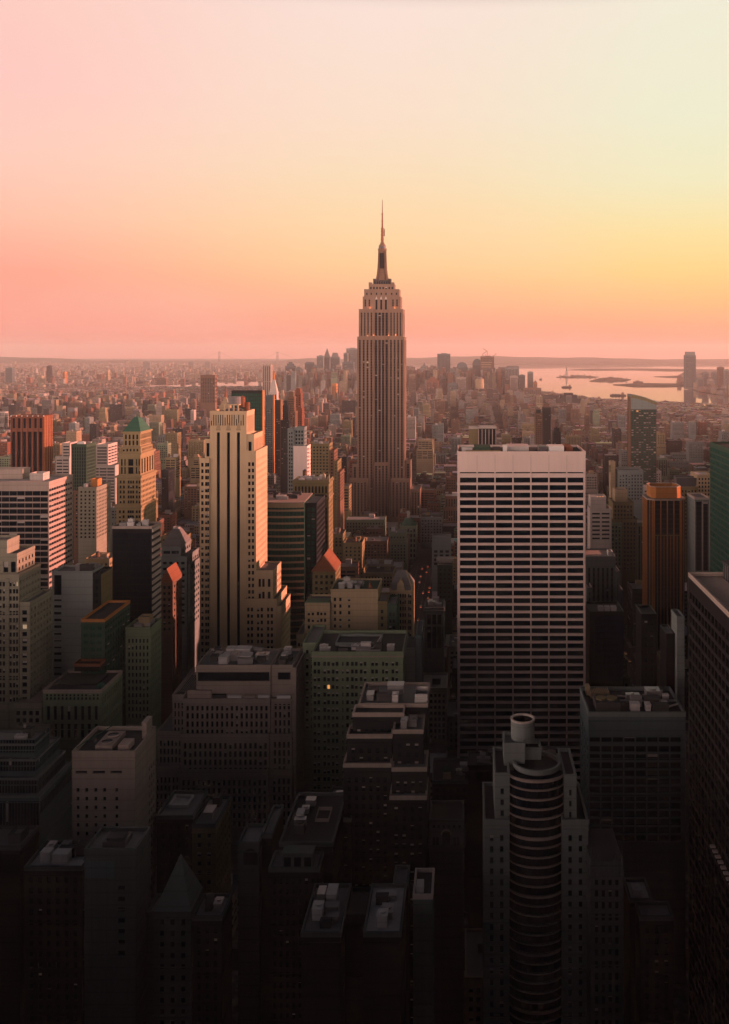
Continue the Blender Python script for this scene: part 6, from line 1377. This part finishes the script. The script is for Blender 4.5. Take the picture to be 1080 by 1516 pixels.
tag(bm_.build('far_shore_houses', m_city), 'hazy spread of low buildings on the far river banks', 'houses', None, 'stuff')

# the lot buildings that show largest, each a thing of its own
HS = [(b, (VX+F*(b.bb[0]+b.bb[1])/2/b.bb[2], VY+F*(CZ-b.top*.8)/b.bb[2])) for b in HERO if b.short]
IND = []
for i in top:
    x0, x1, y0, y1, h, pi, ri, off = SPECS[i]; r = random.Random(i)
    kind = 'brick_building' if h < 24 else ('loft_building' if h < 42 else 'apartment_building')
    b = Bld(kind, '', 'building', y0, None, indiv=False, seed=i, blind=.15); HERO.pop(); m = PAL[pi][0]; rf = ROOFS[ri][0]
    zb = max(0, h-34); st = r.random()
    def S(mt): 
        return dict(p=r.uniform(2.6, 4.2), w=r.uniform(.4, .6), pz=r.uniform(3.3, 3.8), h=r.uniform(.48, .6), mt=mt, zb=zb, d=.4) if st < .7 else (dict(p=r.uniform(6, 10), w=.86, pz=3.6, h=.5, mt=mt, zb=zb, d=.35) if st < .87 else dict(p=3.2, w=.5, pz=3.6, h=.6, mt=mt, zb=zb, d=.45, strip='spandark'))
    step = h > 24 and x1-x0 > 14 and r.random() < .5
    feat = ''
    if step:
        k = r.uniform(.6, .85); b.tier(0, 0, 0, 0, m, world=(x0, x1, y0, y1, 0, h*k), N=S(2), W=S(2), E=S(2), roof=rf, reg=False); q = r.uniform(2, 4)
        b.tier(0, 0, 0, 0, m, world=(x0+q*r.random()+.2, x1-q*r.random()-.2, y0+q, y1-.2, h*k, h), N=S(2), W=S(2), E=S(2), roof=rf, reg=False); a0, a1, c0, c1 = x0+q, x1-q, y0+q+1, y1-1.5; feat = 'set-back top'
    else:
        b.tier(0, 0, 0, 0, m, world=(x0, x1, y0, y1, 0, h), N=S(2), W=S(2), E=S(2), roof=rf, reg=False); a0, a1, c0, c1 = x0+1, x1-1, y0+1, y1-1; feat = {'roof': 'grey roof', 'roofdark': 'black roof', 'rooflight': 'pale roof'}[rf]
    b.rects.append((x0, x1, y0, y1, 0, h))
    if a1-a0 > 9 and c1-c0 > 9:
        w, l, hh = r.uniform(4, 7), r.uniform(4, 7), r.uniform(2.6, 4.6); xa, ya = r.uniform(a0, a1-w), r.uniform(c0+2, c1-l)
        bk = b.single('bulkhead', M[r.choice([m, 'roof', 'cream', 'rooflight'])]); bk.box(xa, xa+w, ya, ya+l, h+.01, h+hh); bk.box(xa-.15, xa+w+.15, ya-.15, ya+l+.15, h+hh, h+hh+.25)
        if r.random() < .45:
            water_tank(b, r.uniform(a0+2.5, a1-2.5), c0+1.0 if ya > c0+5 else c1-2.2, h, 1.8); feat = 'water tank'
        for _ in range(r.randint(1, 3)):
            uw, ul = r.uniform(1.2, 3), r.uniform(1.2, 3); ux, uy = r.uniform(a0, a1-uw), r.uniform(c0, c1-ul)
            if ux < xa+w+.3 and ux+uw > xa-.3 and uy < ya+l+.3 and uy+ul > ya-.3: continue
            b.single('rooftop_unit', M[r.choice(['metal', 'rooflight', 'roof'])]).box(ux, ux+uw, uy, uy+ul, h+.01, h+r.uniform(.9, 2))
    b.finish(); cx, cy_ = VX+F*(x0+x1)/2/y0, VY+F*(CZ-h)/y0
    hb_, (hx, hy) = min(HS, key=lambda q: (q[1][0]-cx)**2+(q[1][1]-cy_)**2*.7)
    dx, dy = cx-hx, cy_-hy
    rel = 'behind' if (y0 > hb_.bb[3] and abs(dx) < 26) else ('before' if (y0 < hb_.bb[2] and abs(dx) < 26) else ('left of' if dx < 0 else 'right of'))
    size = 'low' if h < 20 else ('mid-height' if h < 40 else 'tall')
    IND.append((b, cx, f"{size} {'wide ' if x1-x0 > 26 else 'narrow ' if x1-x0 < 15 else ''}{PAL[pi][1]} building, {feat}, {rel} {hb_.short}"))
same = {}
for b, cx, l in IND: same.setdefault(l, []).append((cx, b))
NTH = ['leftmost', 'second from left', 'third from left', 'fourth from left', 'fifth from left', 'sixth from left', 'seventh from left']
for l, L in same.items():
    L.sort(key=lambda q: q[0])
    for k, (cx, b) in enumerate(L):
        tag(b.obj, l if len(L) == 1 else l+', '+(NTH[k] if k < len(L)-1 or k < 1 else 'rightmost'), 'building', 'ordinary buildings filling the city blocks')

# ================================================================== cars on the avenues, lamps lit
def make_car():
    t = empty('car', (0, 0, 0)); t['_o'] = (0, 0, 0)
    m = MB(); prof = [(-2.2, .35), (2.2, .35), (2.25, .8), (1.5, .95), (.9, 1.42), (-1.0, 1.45), (-1.7, 1.0), (-2.25, .9)]
    L = [(-.85, y, z) for y, z in prof]; Rr = [(.85, y, z) for y, z in prof]; n = len(prof)
    for i in range(n): j = (i+1) % n; m.poly([L[i], L[j], Rr[j], Rr[i]])
    m.poly(L); m.poly(Rr[::-1]); m.build('body', M['white'], t)
    m = MB()
    for x in (-.86, .86): m.poly([(x, 1.25, 1.0), (x, .85, 1.36), (x, -.95, 1.38), (x, -1.5, 1.02)])
    m.poly([(-.75, 1.46, 1.0), (.75, 1.46, 1.0), (.7, .95, 1.4), (-.7, .95, 1.4)]); m.poly([(-.75, -1.68, 1.03), (.75, -1.68, 1.03), (.7, -1.06, 1.43), (-.7, -1.06, 1.43)]); m.build('window', M['glass'], t)
    for sx in (-.8, .8):
        for y in (-1.4, 1.4):
            m = MB(); A = [(y+.33*math.cos(k*.6283), .33+.33*math.sin(k*.6283)) for k in range(10)]
            for k in range(10): p, q = A[k], A[(k+1) % 10]; m.poly([(sx-.1, *p), (sx-.1, *q), (sx+.1, *q), (sx+.1, *p)])
            m.poly([(sx-.1, *p) for p in A]); m.poly([(sx+.1, *p) for p in A]); m.build('wheel', M['black'], t)
        m = MB(); m.box(sx*.75-.2, sx*.75+.2, -2.33, -2.2, .62, .82); m.build('headlight', M['lamp'], t)
        m = MB(); m.box(sx*.75-.18, sx*.75+.18, 2.22, 2.32, .66, .84); m.build('tail_light', M['tail'], t)
    del t['_o']; return t
car0 = make_car()
paints = [plain('car_paint_yellow', (.75, .42, .03), .35), plain('car_paint_dark', (.03, .03, .035), .3), plain('car_paint_grey', (.35, .35, .36), .3), M['white']]
cr = random.Random(9); spots = []
for lane in (112, 117, 122, 127, 132):
    y = 625+cr.uniform(0, 20)
    while y < 900:
        if cr.random() < .42: spots.append((lane, y, 0))
        y += cr.uniform(10, 26)
for lane in (-55, -50, -44, -38):
    y = 640+cr.uniform(0, 30)
    while y < 1100:
        if cr.random() < .35: spots.append((lane, y, math.pi))
        y += cr.uniform(12, 40)
AVN = {0: 'coming up the right avenue with headlights on', 1: 'driving away down the middle avenue canyon'}
for k, (x, y, rz) in enumerate(spots):
    if k == 0: c = car0; ch = list(car0.children)
    else:
        c = car0.copy(); COL.objects.link(c)
        for q in car0.children:
            d = q.copy(); COL.objects.link(d); d.parent = c
    c.location = (x, y, .03); c.rotation_euler = (0, 0, rz); pc = cr.choice(range(4))
    for q in c.children:
        if q.name.startswith('body'):
            q.data = q.data if k == 0 else q.data
            q.material_slots[0].link = 'OBJECT'; q.material_slots[0].material = paints[pc]
    tag(c, f"{('yellow', 'black', 'grey', 'white')[pc]} car {AVN[0 if rz == 0 else 1]}", 'car', 'cars on the avenues')

# ================================================================== haze
hz = MB(); hz.box(-19500, 13500, -900, 34000, -5.5 if False else -10, 478)
ho = hz.build('haze', []); ho.data.materials.clear()
mh = bpy.data.materials.new('haze'); mh.use_nodes = True; nt = mh.node_tree; nt.nodes.clear()
pv = N(nt, 'ShaderNodeVolumePrincipled'); pv.inputs['Color'].default_value = (.93, .91, .90, 1); pv.inputs['Density'].default_value = HAZE; pv.inputs['Anisotropy'].default_value = .25
out = N(nt, 'ShaderNodeOutputMaterial'); nt.links.new(pv.outputs[0], out.inputs['Volume']); ho.data.materials.append(mh); ho['kind'] = 'stuff'
tag(ho, 'warm pink haze lying over the whole city', 'haze')
